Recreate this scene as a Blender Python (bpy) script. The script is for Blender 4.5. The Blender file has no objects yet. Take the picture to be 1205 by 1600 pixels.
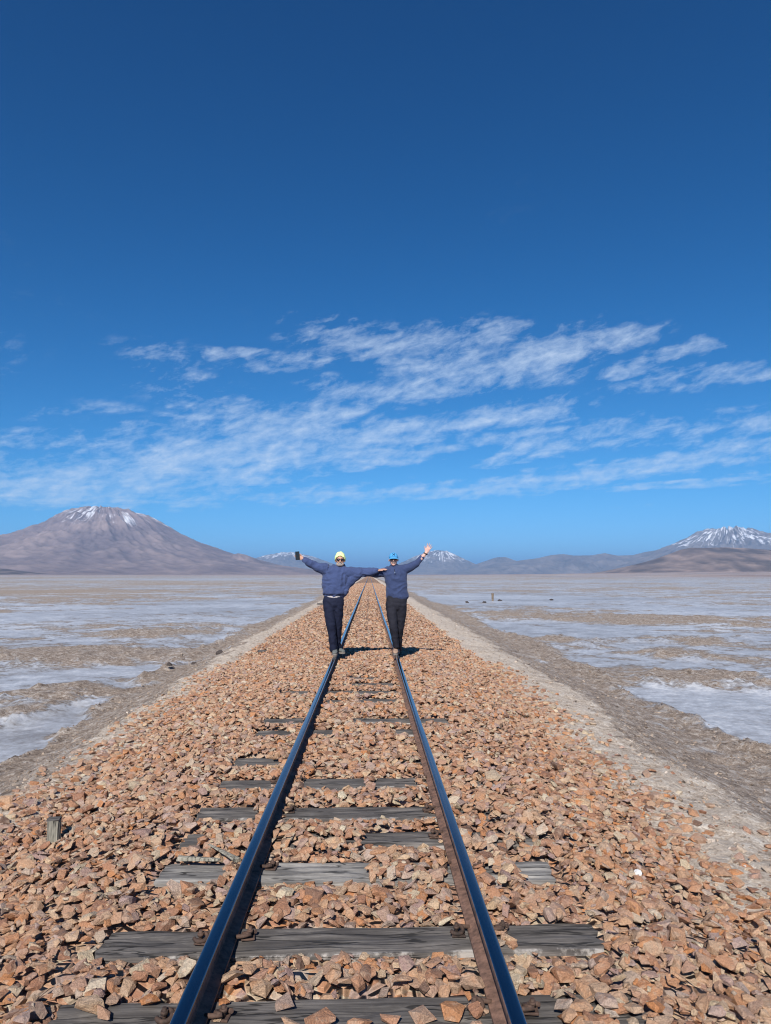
import bpy, bmesh, math, random
import numpy as np
from mathutils import Vector, Matrix, noise as mnoise, Quaternion

random.seed(7)
RNG = np.random.default_rng(7)
sc = bpy.context.scene
COL = sc.collection

# ------------------------------------------------------------------ camera
F_PX, W_PX, H_PX = 1150.0, 1205.0, 1600.0
CAM_Z = 1.375
PITCH, YAW = math.atan(98.0 / F_PX), math.radians(-1.25)
cam_data = bpy.data.cameras.new('camera')
cam = bpy.data.objects.new('camera', cam_data)
COL.objects.link(cam)
cam_data.sensor_fit = 'HORIZONTAL'
cam_data.sensor_width = 36.0
cam_data.lens = 36.0 * F_PX / W_PX
cam_data.clip_start = 0.05
cam_data.clip_end = 200000.0
cam.location = (0, 0, CAM_Z)
cam.rotation_euler = (math.pi / 2 + PITCH, 0, YAW)
sc.camera = cam
RCAM = (Matrix.Rotation(YAW, 3, 'Z') @ Matrix.Rotation(math.pi / 2 + PITCH, 3, 'X'))

def ray(px, py):
    """world direction of a point of the photograph (used to measure places)"""
    return RCAM @ Vector(((px - W_PX / 2) / F_PX, (H_PX / 2 - py) / F_PX, -1.0))

def on_z(px, py, z):
    d = ray(px, py)
    return Vector((0, 0, CAM_Z)) + d * ((z - CAM_Z) / d.z)

def on_y(px, py, y):
    d = ray(px, py)
    return Vector((0, 0, CAM_Z)) + d * (y / d.y)

# ------------------------------------------------------------------ render / exposure
sc.view_settings.view_transform = 'Standard'
sc.view_settings.look = 'None'
sc.view_settings.gamma = 1.0
sc.view_settings.exposure = 0.45
sc.view_settings.use_curve_mapping = False
sc.render.engine = 'CYCLES'
sc.cycles.use_denoising = True
sc.cycles.filter_width = 1.15
sc.cycles.denoiser = 'OPENIMAGEDENOISE'
sc.cycles.use_adaptive_sampling = True
sc.cycles.adaptive_threshold = 0.008
sc.cycles.max_bounces = 5
sc.cycles.diffuse_bounces = 2
sc.cycles.glossy_bounces = 2
sc.cycles.volume_bounces = 0
sc.cycles.transparent_max_bounces = 8

# ------------------------------------------------------------------ node helper
class NT:
    def __init__(self, tree):
        self.t = tree
    def n(self, kind, ins=None, **props):
        nd = self.t.nodes.new('ShaderNode' + kind)
        for k, v in props.items():
            setattr(nd, k, v)
        if ins:
            for k, v in ins.items():
                s = nd.inputs[k]
                if isinstance(v, bpy.types.NodeSocket):
                    self.t.links.new(v, s)
                elif v is not None:
                    s.default_value = v
        return nd
    def math(self, op, a, b=None, c=None, clamp=False):
        nd = self.n('Math', {0: a, 1: b, 2: c}, operation=op, use_clamp=clamp)
        return nd.outputs[0]
    def vmath(self, op, a, b=None, out=0):
        nd = self.n('VectorMath', {0: a, 1: b}, operation=op)
        return nd.outputs[out]
    def mix(self, fac, a, b, mode='MIX'):
        nd = self.n('Mix', None, data_type='RGBA', blend_type=mode)
        for idx, v in ((0, fac), (6, a), (7, b)):
            if isinstance(v, bpy.types.NodeSocket):
                self.t.links.new(v, nd.inputs[idx])
            else:
                nd.inputs[idx].default_value = v if idx == 0 else (*v[:3], 1.0)
        return nd.outputs[2]
    def noise(self, vec, scale, detail=4, rough=0.55, dist=0.0):
        nd = self.n('TexNoise', {'Vector': vec, 'Scale': scale, 'Detail': detail, 'Roughness': rough, 'Distortion': dist})
        return nd.outputs[0]
    def maprange(self, v, a, b, c=0.0, d=1.0, smooth=True):
        nd = self.n('MapRange', {0: v, 1: a, 2: b, 3: c, 4: d}, interpolation_type='SMOOTHSTEP' if smooth else 'LINEAR')
        return nd.outputs[0]
    def ramp(self, fac, stops, interp='LINEAR'):
        nd = self.n('ValToRGB', {0: fac})
        cr = nd.color_ramp
        cr.interpolation = interp
        while len(cr.elements) < len(stops):
            cr.elements.new(0.5)
        for e, (p, c) in zip(cr.elements, stops):
            e.position = p
            e.color = (*c[:3], 1.0)
        return nd.outputs[0]

# ------------------------------------------------------------------ sky and sun
SUN_EL, SUN_AZ = math.radians(38.0), math.radians(11.0)      # behind the camera, a little to the left
world = bpy.data.worlds.new('World')
sc.world = world
world.use_nodes = True
wt = NT(world.node_tree)
bg = world.node_tree.nodes['Background']
bg.inputs[1].default_value = 0.1

def build_sky():
    gen = wt.n('TexCoord').outputs['Generated']
    sep = wt.n('SeparateXYZ', {0: gen})
    x, y, z = sep.outputs
    zs = wt.math('SQRT', wt.math('ADD', wt.math('MULTIPLY', z, z), 0.0042))
    vec = wt.n('CombineXYZ', {0: x, 1: y, 2: zs}).outputs[0]
    vec = wt.vmath('NORMALIZE', vec)
    sky = wt.n('TexSky', {'Vector': vec}, sky_type='NISHITA', sun_disc=False)
    sky.sun_elevation = SUN_EL
    sky.sun_rotation = math.radians(180.0) + SUN_AZ
    sky.altitude = 3700.0
    sky.air_density, sky.dust_density, sky.ozone_density = 1.0, 0.1, 3.0
    # thin, dry high-altitude air: deepen the red and green of the sky
    rgb = wt.n('SeparateColor', {0: sky.outputs[0]})
    chans = []
    for sock, p, g in zip(rgb.outputs, (2.2, 1.33, 1.15), (1.25, 0.90, 0.93)):
        c = wt.math('MULTIPLY', sock, 0.1)
        chans.append(wt.math('MULTIPLY', wt.math('POWER', c, p), g * 10.0))
    skyc = wt.n('CombineColor', {0: chans[0], 1: chans[1], 2: chans[2]}).outputs[0]
    # clouds: a high sheet, seen in perspective
    zc = wt.math('MAXIMUM', z, 0.03)
    px, py = wt.math('DIVIDE', x, zc), wt.math('DIVIDE', y, zc)
    P = wt.n('CombineXYZ', {0: px, 1: py, 2: 0.0}).outputs[0]
    def plane(ix, iy):
        d = ray(ix, iy)
        return Vector((d.x / d.z, d.y / d.z, 0))
    streaks = [  # ends on the cloud sheet, half-widths (pixels at either end), weight
        ((95, 772), (215, 722), 22, 22, 1.05), ((200, 728), (350, 692), 22, 22, 1.15), ((300, 705), (520, 652), 22, 16, 1.0), ((20, 722), (170, 700), 14, 16, 0.75),
        ((385, 748), (560, 695), 9, 13, 0.95), ((560, 690), (830, 640), 15, 16, 1.0), ((520, 730), (810, 682), 7, 9, 0.9),
        ((630, 612), (800, 570), 16, 26, 0.9), ((760, 575), (960, 525), 26, 20, 1.0), ((510, 512), (650, 560), 20, 24, 0.95), ((650, 555), (720, 540), 24, 26, 0.9), ((425, 572), (500, 550), 13, 11, 0.55),
        ((975, 586), (1115, 538), 9, 10, 0.95), ((1020, 605), (1205, 572), 14, 18, 0.75), ((450, 778), (720, 765), 12, 12, 0.7),
        ((700, 772), (960, 740), 10, 12, 0.85), ((960, 738), (1205, 700), 12, 16, 0.9), ((740, 726), (850, 706), 5, 6, 0.8), ((860, 690), (1205, 655), 18, 20, 0.62),
        ((245, 560), (280, 600), 18, 20, 0.36), ((345, 556), (410, 546), 8, 8, 0.65), ((980, 764), (1180, 748), 5, 6, 0.8),
        ((330, 645), (350, 625), 13, 14, 0.8), ((225, 768), (300, 762), 7, 9, 0.6), ((500, 600), (560, 630), 8, 10, 0.5), ((40, 655), (170, 630), 9, 10, 0.32), ((760, 355), (815, 290), 20, 16, 0.05)]
    wob = wt.n('TexNoise', {'Vector': P, 'Scale': 1.6, 'Detail': 3.0}).outputs['Color']
    Pw = wt.vmath('ADD', P, wt.n('VectorMath', {0: wt.vmath('MULTIPLY', wt.vmath('SUBTRACT', wob, (0.5, 0.5, 0.5)), (0.14, 0.22, 0.0)), 'Scale': wt.vmath('LENGTH', P, out=1)}, operation='SCALE').outputs[0])
    cov = None
    for a, b, wa, wb, amp in streaks:
        A, B = plane(*a), plane(*b)
        ra = (plane(a[0], a[1] - wa) - plane(a[0], a[1] + wa)).length / 2
        rb = (plane(b[0], b[1] - wb) - plane(b[0], b[1] + wb)).length / 2
        ba = B - A
        pa = wt.vmath('SUBTRACT', Pw, tuple(A))
        h = wt.math('MULTIPLY', wt.vmath('DOT_PRODUCT', pa, tuple(ba / ba.length_squared), out=1), 1.0, clamp=True)
        off = wt.n('VectorMath', {0: tuple(ba), 'Scale': h}, operation='SCALE').outputs[0]
        d = wt.vmath('LENGTH', wt.vmath('SUBTRACT', pa, off), out=1)
        r = wt.math('MULTIPLY_ADD', h, rb - ra, ra)
        q = wt.math('SUBTRACT', 1.35, wt.math('DIVIDE', d, r), clamp=False)
        g = wt.math('MULTIPLY', wt.maprange(q, -0.65, 1.3), amp)
        cov = g if cov is None else wt.math('MAXIMUM', cov, g)
    # the same kind of thin cloud everywhere else in the sky
    ang = wt.n('VectorRotate', {'Vector': P, 'Angle': math.radians(49)}, rotation_type='Z_AXIS').outputs[0]
    st = wt.vmath('MULTIPLY', ang, (0.45, 1.5, 1.0))
    wide = wt.noise(st, 0.55, 3, 0.5)
    low = wt.maprange(z, 0.5, 0.28)
    far = wt.maprange(z, 0.06, 0.10)
    general = wt.math('MULTIPLY', wt.math('MULTIPLY', wt.maprange(wide, 0.48, 0.72), low), 0.26)
    cov = wt.math('MAXIMUM', cov, wt.math('MULTIPLY', general, far))
    n1 = wt.noise(wt.vmath('MULTIPLY', ang, (0.8, 1.2, 1.0)), 1.9, 9, 0.62, 0.3)
    drot = wt.n('VectorRotate', {'Vector': gen, 'Angle': math.radians(16)}, rotation_type='Y_AXIS').outputs[0]
    n2 = wt.noise(wt.vmath('MULTIPLY', drot, (0.42, 0.42, 1.45)), 24.0, 9, 0.66, 0.5)
    n3 = wt.noise(wt.vmath('MULTIPLY', drot, (0.6, 0.6, 1.3)), 70.0, 6, 0.62, 0.3)
    dens = wt.math('MULTIPLY_ADD', cov, 0.74, wt.math('MULTIPLY', wt.math('SUBTRACT', n1, 0.5), 1.0))
    dens = wt.math('MULTIPLY_ADD', wt.math('SUBTRACT', n2, 0.5), 2.2, dens)
    dens = wt.math('MULTIPLY_ADD', wt.math('SUBTRACT', n3, 0.5), 1.7, dens)
    dens = wt.math('MULTIPLY', wt.maprange(dens, 0.18, 1.28, 0.0, 1.0, False), wt.maprange(cov, 0.0, 0.3))
    dens = wt.math('MULTIPLY', wt.math('POWER', dens, 1.1), 0.70)
    cloud = (5.2, 6.1, 7.3)
    col = wt.mix(dens, skyc, cloud)
    wt.t.links.new(col, bg.inputs[0])
build_sky()

sun_data = bpy.data.lights.new('sun', 'SUN')
sun_data.energy = 4.7
sun_data.angle = math.radians(0.53)
sun_data.color = (1.0, 0.955, 0.89)
sun = bpy.data.objects.new('sun', sun_data)
COL.objects.link(sun)
SUN_DIR = Vector((-math.sin(SUN_AZ) * math.cos(SUN_EL), -math.cos(SUN_AZ) * math.cos(SUN_EL), math.sin(SUN_EL)))
sun.rotation_euler = SUN_DIR.to_track_quat('Z', 'Y').to_euler()
sun.location = SUN_DIR * 50

# ------------------------------------------------------------------ numeric noise
def _h(ix, iy, seed):
    n = (ix.astype(np.int64) * 374761393 + iy.astype(np.int64) * 668265263 + seed * 1274126177) & 0xFFFFFFFF
    n = ((n ^ (n >> 13)) * 1274126177) & 0xFFFFFFFF
    return (n ^ (n >> 16)) & 0xFFFFFFFF

def perlin(x, y, seed=0):
    x, y = np.asarray(x, float), np.asarray(y, float)
    x, y = np.broadcast_arrays(x, y)
    xi, yi = np.floor(x), np.floor(y)
    fx, fy = x - xi, y - yi
    u, v = fx * fx * fx * (fx * (fx * 6 - 15) + 10), fy * fy * fy * (fy * (fy * 6 - 15) + 10)
    def g(dx, dy):
        a = _h(xi + dx, yi + dy, seed) * (2 * math.pi / 4294967296.0)
        return np.cos(a) * (fx - dx) + np.sin(a) * (fy - dy)
    a, b, c, d = g(0, 0), g(1, 0), g(0, 1), g(1, 1)
    return (a + (b - a) * u) * (1 - v) + (c + (d - c) * u) * v

def fbm(x, y, octs=5, seed=0, gain=0.5, lac=2.03):
    s, amp, f, tot = 0.0, 1.0, 1.0, 0.0
    for o in range(octs):
        s = s + amp * perlin(np.asarray(x) * f + o * 17.3, np.asarray(y) * f - o * 9.1, seed + o)
        tot += amp
        amp *= gain
        f *= lac
    return s / tot * 1.5

def ridged(x, y, octs=5, seed=0, gain=0.5, lac=2.03):
    s, amp, f, tot = 0.0, 1.0, 1.0, 0.0
    for o in range(octs):
        s = s + amp * (1 - 2.2 * np.abs(perlin(np.asarray(x) * f + o * 11.7, np.asarray(y) * f + o * 5.3, seed + o)))
        tot += amp
        amp *= gain
        f *= lac
    return s / tot

def sstep(a, b, x):
    t = np.clip((np.asarray(x, float) - a) / (b - a), 0, 1)
    return t * t * (3 - 2 * t)

# ------------------------------------------------------------------ object helpers
def new_obj(name, me, mat=None, parent=None):
    o = bpy.data.objects.new(name, me)
    COL.objects.link(o)
    if mat is not None and me is not None and len(me.materials) == 0:
        me.materials.append(mat)
    if parent is not None:
        o.parent = parent
        o.matrix_parent_inverse = Matrix.Identity(4)
        o.location = o.location
    return o

def child_world(o, parent):
    """parent without moving: both are given in world coordinates"""
    o.parent = parent
    o.matrix_parent_inverse = parent.matrix_basis.inverted()
    return o

def tag(o, label=None, cat=None, group=None, kind=None):
    for k, v in (('label', label), ('category', cat), ('group', group), ('kind', kind)):
        if v:
            o[k] = v
    return o

def mesh_np(name, verts, faces, smooth=False, attrs=None):
    me = bpy.data.meshes.new(name)
    verts = np.asarray(verts, np.float32)
    faces = np.asarray(faces, np.int32)
    k = faces.shape[1]
    me.vertices.add(len(verts))
    me.vertices.foreach_set('co', verts.ravel())
    me.loops.add(faces.size)
    me.loops.foreach_set('vertex_index', faces.ravel())
    me.polygons.add(len(faces))
    me.polygons.foreach_set('loop_start', np.arange(0, faces.size, k, dtype=np.int32))
    me.polygons.foreach_set('use_smooth', np.full(len(faces), smooth, bool))
    me.update(calc_edges=True)
    for nm, vals in (attrs or {}).items():
        a = me.attributes.new(nm, 'FLOAT', 'POINT')
        a.data.foreach_set('value', np.asarray(vals, np.float32).ravel())
    return me

def grid_faces(nr, nc):
    i = np.arange(nr - 1)[:, None] * nc + np.arange(nc - 1)[None, :]
    return np.stack([i, i + 1, i + nc + 1, i + nc], -1).reshape(-1, 4)

def new_mat(name):
    m = bpy.data.materials.new(name)
    m.use_nodes = True
    nt = NT(m.node_tree)
    return m, nt, m.node_tree.nodes['Principled BSDF']

def setp(nt, bsdf, **kw):
    for k, v in kw.items():
        s = bsdf.inputs[k.replace('_', ' ')]
        if isinstance(v, bpy.types.NodeSocket):
            nt.t.links.new(v, s)
        elif isinstance(v, (tuple, list)) and len(v) == 3 and s.type == 'RGBA':
            s.default_value = (*v, 1.0)
        else:
            s.default_value = v

def bump(nt, h, strength, dist, normal=None):
    return nt.n('Bump', {'Height': h, 'Strength': strength, 'Distance': dist, 'Normal': normal}).outputs[0]

def pos(nt):
    return nt.n('NewGeometry').outputs['Position']

def attr(nt, name, kind='GEOMETRY'):
    return nt.n('Attribute', None, attribute_name=name, attribute_type=kind).outputs['Fac']

# ------------------------------------------------------------------ materials
STONE_STOPS = [(0.0, (0.169, 0.105, 0.076)), (0.07, (0.319, 0.160, 0.099)), (0.17, (0.425, 0.226, 0.132)), (0.28, (0.483, 0.301, 0.185)),
               (0.37, (0.348, 0.201, 0.142)), (0.46, (0.522, 0.372, 0.237)), (0.55, (0.386, 0.245, 0.179)), (0.63, (0.454, 0.195, 0.080)),
               (0.71, (0.435, 0.286, 0.189)), (0.80, (0.299, 0.195, 0.175)), (0.88, (0.464, 0.376, 0.255)), (0.95, (0.386, 0.267, 0.232)), (1.0, (0.561, 0.483, 0.350))]

def stone_surface(nt, b, rnd, p):
    base = nt.ramp(rnd, STONE_STOPS)
    shift = nt.vmath('ADD', p, nt.n('CombineXYZ', {0: nt.math('MULTIPLY', rnd, 31.0), 1: 0.0, 2: 0.0}).outputs[0])
    n1 = nt.noise(shift, 22.0, 5, 0.6)
    n2 = nt.noise(shift, 160.0, 4, 0.7)
    stain = nt.maprange(n1, 0.52, 0.72)
    c = nt.mix(nt.math('MULTIPLY', stain, 0.42), base, (0.50, 0.235, 0.115))
    c = nt.mix(nt.maprange(n1, 0.48, 0.34, 0.0, 0.45), c, (0.54, 0.40, 0.29))
    v = nt.maprange(n2, 0.3, 0.7, 0.66, 1.30, False)
    c = nt.mix(1.0, c, nt.n('CombineColor', {0: v, 1: v, 2: v}).outputs[0], 'MULTIPLY')
    sp = nt.n('TexVoronoi', {'Vector': shift, 'Scale': 210.0}).outputs['Distance']
    c = nt.mix(nt.maprange(sp, 0.16, 0.08, 0.0, 0.4), c, (0.62, 0.52, 0.45))
    nb = bump(nt, nt.noise(shift, 48.0, 7, 0.72), 0.8, 0.022)
    setp(nt, b, Base_Color=c, Roughness=0.88, Normal=nb)
    b.inputs['Specular IOR Level'].default_value = 0.25

def make_stone_mat():
    m, nt, b = new_mat('ballast_stone')
    r = nt.math('ADD', attr(nt, 'rnd'), attr(nt, 'rnd', 'OBJECT'))
    stone_surface(nt, b, r, pos(nt))
    return m

def make_bed_mat():
    m, nt, b = new_mat('ballast_bed')
    p = pos(nt)
    vo = nt.n('TexVoronoi', {'Vector': nt.vmath('MULTIPLY', p, (1.0, 1.0, 0.4)), 'Scale': 15.0, 'Randomness': 1.0})
    rnd = nt.n('SeparateColor', {0: vo.outputs['Color']}).outputs[0]
    stone_surface(nt, b, rnd, p)
    dn = nt.n('TexVoronoi', {'Vector': p, 'Scale': 15.0}, feature='DISTANCE_TO_EDGE').outputs['Distance']
    setp(nt, b, Normal=bump(nt, nt.maprange(dn, 0.0, 0.25), 1.0, 0.05))
    return m

def make_ground_mat():
    m, nt, b = new_mat('salt_flat')
    p = pos(nt)
    salt_a, slope_a, pink_a = attr(nt, 'salt'), attr(nt, 'soil'), attr(nt, 'pink')
    pw = nt.vmath('ADD', p, nt.n('VectorMath', {0: nt.vmath('SUBTRACT', nt.n('TexNoise', {'Vector': p, 'Scale': 0.5, 'Detail': 3.0}).outputs['Color'], (0.5, 0.5, 0.5)), 'Scale': 1.6}, operation='SCALE').outputs[0])
    n_low = nt.noise(pw, 0.28, 6, 0.62)
    n_mid = nt.noise(pw, 1.3, 9, 0.68)
    n_fine = nt.noise(p, 9.0, 8, 0.72)
    n_gr = nt.noise(p, 45.0, 6, 0.75)
    n_big = nt.noise(p, 0.07, 7, 0.62)
    def dev(n, k):
        return nt.math('MULTIPLY', nt.math('SUBTRACT', n, 0.5), k)
    s = nt.math('ADD', salt_a, dev(n_low, 2.3))
    s = nt.math('ADD', s, dev(n_mid, 2.0))
    s = nt.math('ADD', s, dev(n_fine, 1.1))
    mask = nt.maprange(s, 0.26, 0.78)
    salt = nt.ramp(nt.math('ADD', nt.math('MULTIPLY', n_fine, 0.35), nt.math('ADD', nt.math('MULTIPLY', n_mid, 0.35), nt.math('MULTIPLY', n_big, 0.3))),
                   [(0.42, (0.235, 0.222, 0.215)), (0.475, (0.335, 0.335, 0.345)), (0.525, (0.42, 0.43, 0.455)), (0.59, (0.62, 0.625, 0.635))])
    brown = nt.ramp(nt.math('ADD', nt.math('MULTIPLY', n_fine, 0.55), nt.math('MULTIPLY', n_gr, 0.45)),
                    [(0.40, (0.105, 0.076, 0.057)), (0.47, (0.235, 0.180, 0.138)), (0.53, (0.34, 0.27, 0.215)), (0.61, (0.60, 0.54, 0.47))])
    flat = nt.mix(mask, brown, salt)
    # pale dusting and crusts of salt
    dust = nt.maprange(nt.noise(pw, 2.6, 10, 0.76), 0.525, 0.62, 0.0, 0.55)
    flat = nt.mix(nt.math('MULTIPLY', dust, nt.maprange(mask, 0, 1, 1.0, 0.35)), flat, (0.53, 0.485, 0.445))
    fleck = nt.maprange(nt.noise(p, 22.0, 6, 0.75), 0.585, 0.66, 0.0, 0.75)
    flat = nt.mix(nt.math('MULTIPLY', fleck, nt.maprange(mask, 0, 1, 1.0, 0.3)), flat, (0.60, 0.575, 0.55))
    soil = nt.ramp(nt.math('ADD', nt.math('MULTIPLY', n_fine, 0.5), nt.math('MULTIPLY', n_gr, 0.5)),
                   [(0.40, (0.26, 0.195, 0.142)), (0.46, (0.47, 0.375, 0.29)), (0.52, (0.60, 0.505, 0.405)), (0.59, (0.76, 0.69, 0.60))])
    so = nt.math('ADD', slope_a, nt.math('ADD', dev(n_mid, 1.2), dev(n_fine, 1.1)))
    c = nt.mix(nt.maprange(so, 0.25, 0.8), flat, soil)
    crust = nt.math('MULTIPLY', nt.maprange(nt.math('ADD', slope_a, dev(n_low, 2.6)), 0.70, 1.25), nt.maprange(n_mid, 0.40, 0.60, 0.0, 0.8))
    c = nt.mix(crust, c, (0.63, 0.535, 0.435))
    pink = nt.ramp(nt.noise(nt.vmath('MULTIPLY', p, (1.0, 0.35, 1.0)), 0.012, 9, 0.66),
                   [(0.36, (0.17, 0.13, 0.12)), (0.48, (0.31, 0.235, 0.21)), (0.58, (0.42, 0.34, 0.305)), (0.66, (0.50, 0.46, 0.45))])
    c = nt.mix(pink_a, c, pink)
    h = nt.math('ADD', nt.math('MULTIPLY', n_fine, 0.75), nt.math('MULTIPLY', n_gr, 0.30))
    h = nt.math('MULTIPLY', h, nt.maprange(mask, 0.0, 1.0, 1.6, 0.30))
    setp(nt, b, Base_Color=c, Roughness=nt.maprange(mask, 0, 1, 0.95, 0.42), Normal=bump(nt, h, 0.8, 0.055))
    b.inputs['Specular IOR Level'].default_value = 0.35
    return m

def make_clod_mat():
    m, nt, b = new_mat('dry_clod')
    p = pos(nt)
    c = nt.ramp(attr(nt, 'rnd'), [(0.0, (0.16, 0.12, 0.09)), (0.45, (0.31, 0.24, 0.185)), (0.75, (0.46, 0.37, 0.29)), (1.0, (0.68, 0.61, 0.54))])
    n = nt.noise(p, 70.0, 5, 0.7)
    v = nt.maprange(n, 0.25, 0.75, 0.7, 1.3, False)
    c = nt.mix(1.0, c, nt.n('CombineColor', {0: v, 1: v, 2: v}).outputs[0], 'MULTIPLY')
    setp(nt, b, Base_Color=c, Roughness=0.95, Normal=bump(nt, n, 0.7, 0.02))
    return m

def make_wood_mat(name, dark, mid, light, axis=(1.1, 15.0, 15.0), salty=False):
    m, nt, b = new_mat(name)
    tc = nt.n('TexCoord').outputs['Object']
    v = nt.vmath('MULTIPLY', tc, axis)
    rnd = nt.n('ObjectInfo').outputs['Random']
    v = nt.vmath('ADD', v, nt.n('CombineXYZ', {0: nt.math('MULTIPLY', rnd, 40.0), 1: nt.math('MULTIPLY', rnd, 13.0), 2: 0.0}).outputs[0])
    grain = nt.noise(v, 2.2, 8, 0.68, 0.5)
    grain2 = nt.noise(nt.vmath('MULTIPLY', v, (1.0, 3.0, 3.0)), 2.6, 6, 0.7, 0.3)
    patch = nt.noise(tc, 4.0, 4, 0.55)
    g = nt.math('ADD', nt.math('MULTIPLY', grain, 0.6), nt.math('MULTIPLY', grain2, 0.4))
    c = nt.ramp(g, [(0.33, dark), (0.5, mid), (0.66, light)])
    k = nt.maprange(patch, 0.3, 0.7, 0.75, 1.3, False)
    c = nt.mix(1.0, c, nt.n('CombineColor', {0: k, 1: k, 2: k}).outputs[0], 'MULTIPLY')
    crk = nt.math('ABSOLUTE', nt.math('SUBTRACT', nt.noise(nt.vmath('MULTIPLY', v, (0.8, 0.75, 0.75)), 1.1, 4, 0.5, 0.4), 0.5))
    crack = nt.maprange(crk, 0.004, 0.016, 1.0, 0.0)
    c = nt.mix(nt.math('MULTIPLY', crack, 0.8), c, (0.012, 0.011, 0.010))
    g = nt.math('SUBTRACT', g, nt.math('MULTIPLY', crack, 0.5))
    if salty:      # salt bloom along the camera-side edge
        sy = nt.n('SeparateXYZ', {0: tc}).outputs[1]
        e = nt.math('MULTIPLY', nt.maprange(sy, -0.098, -0.108), nt.maprange(nt.noise(tc, 6.0, 6, 0.75), 0.47, 0.62, 0.0, 0.85))
        c = nt.mix(e, c, (0.44, 0.41, 0.38))
    setp(nt, b, Base_Color=c, Roughness=0.85, Normal=bump(nt, g, 0.7, 0.010))
    b.inputs['Specular IOR Level'].default_value = 0.3
    return m

def make_rust_mat(name='rusty_iron', lo=(0.022, 0.014, 0.011), hi=(0.105, 0.060, 0.042)):
    m, nt, b = new_mat(name)
    p = pos(nt)
    n = nt.noise(p, 45.0, 7, 0.65)
    n2 = nt.noise(p, 9.0, 4, 0.55)
    c = nt.ramp(nt.math('ADD', nt.math('MULTIPLY', n, 0.55), nt.math('MULTIPLY', n2, 0.45)), [(0.36, lo), (0.6, hi)])
    setp(nt, b, Base_Color=c, Roughness=0.82, Normal=bump(nt, n, 0.4, 0.004))
    return m

def make_steel_mat():
    m, nt, b = new_mat('worn_rail_steel')
    p = pos(nt)
    st = nt.vmath('MULTIPLY', p, (220.0, 1.2, 1.0))
    n = nt.noise(st, 1.0, 4, 0.6)
    blotch = nt.noise(nt.vmath('MULTIPLY', p, (20.0, 1.5, 1.0)), 1.0, 6, 0.65)
    rough = nt.math('ADD', nt.maprange(n, 0.3, 0.7, 0.12, 0.20, False), nt.maprange(blotch, 0.55, 0.75, 0.0, 0.12))
    setp(nt, b, Base_Color=(0.165, 0.165, 0.18), Metallic=1.0, Roughness=rough, Normal=bump(nt, n, 0.05, 0.002))
    return m

def plain(name, col, rough=0.8, spec=0.4, metallic=0.0, nscale=None, var=0.2, bdist=0.004):
    m, nt, b = new_mat(name)
    setp(nt, b, Base_Color=col, Roughness=rough, Metallic=metallic)
    b.inputs['Specular IOR Level'].default_value = spec
    if nscale:
        n = nt.noise(nt.n('TexCoord').outputs['Object'], nscale, 5, 0.6)
        v = nt.maprange(n, 0.3, 0.7, 1 - var, 1 + var, False)
        c = nt.mix(1.0, col, nt.n('CombineColor', {0: v, 1: v, 2: v}).outputs[0], 'MULTIPLY')
        setp(nt, b, Base_Color=c, Normal=bump(nt, n, 0.4, bdist))
    return m

M_STONE, M_BED, M_GROUND, M_CLOD = make_stone_mat(), make_bed_mat(), make_ground_mat(), make_clod_mat()
M_SLEEPER = make_wood_mat('weathered_sleeper_wood', (0.032, 0.028, 0.026), (0.094, 0.085, 0.079), (0.185, 0.168, 0.153), salty=True)
M_SLEEPER_PALE = make_wood_mat('bleached_sleeper_wood', (0.05, 0.047, 0.045), (0.18, 0.17, 0.16), (0.36, 0.34, 0.31))
M_POST = make_wood_mat('bleached_post_wood', (0.06, 0.055, 0.045), (0.27, 0.25, 0.20), (0.46, 0.43, 0.36), (26.0, 26.0, 1.2))
M_STUMP = make_wood_mat('old_brown_wood', (0.07, 0.05, 0.035), (0.22, 0.165, 0.115), (0.36, 0.285, 0.21), (20.0, 20.0, 1.5))
M_RUST, M_RAILRUST, M_STEEL = make_rust_mat(), make_rust_mat('rail_rust', (0.05, 0.028, 0.02), (0.24, 0.135, 0.095)), make_steel_mat()

# ------------------------------------------------------------------ track geometry (rail heads at z = 0)
XC = -0.0625            # centre line of the track
GA = 0.5275             # rail head centre to track centre
SALT_Z = -0.95
SL_Z = -0.122           # top of the sleepers

def ballast_edge(side, y):
    y = np.asarray(y, float)
    w = fbm(y * 0.6, y * 0 + side * 3.0, 5, 41, 0.6) * 0.27
    if side > 0:
        return 2.02 + 0.32 * sstep(5, 16, y) + w
    return 2.36 + 0.38 * sstep(6, 22, y) + w

def foot(side, y):
    y = np.asarray(y, float)
    return (4.55 if side > 0 else 4.1) + fbm(y * 0.13, y * 0 + side * 7, 4, 52) * 0.5 + 0.5 * sstep(6, 20, y)

def ballast_top(x, y):
    s = np.asarray(x, float) - XC
    a = np.abs(s)
    eb = np.where(s > 0, ballast_edge(1, y), ballast_edge(-1, y))
    t = np.clip((a - 1.05) / np.maximum(eb - 1.05, 0.1), 0, 1.3)
    z = -0.092 - 0.235 * t ** 1.25
    return z + fbm(np.asarray(x) * 2.4, np.asarray(y) * 2.4, 3, 61) * 0.018

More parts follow.
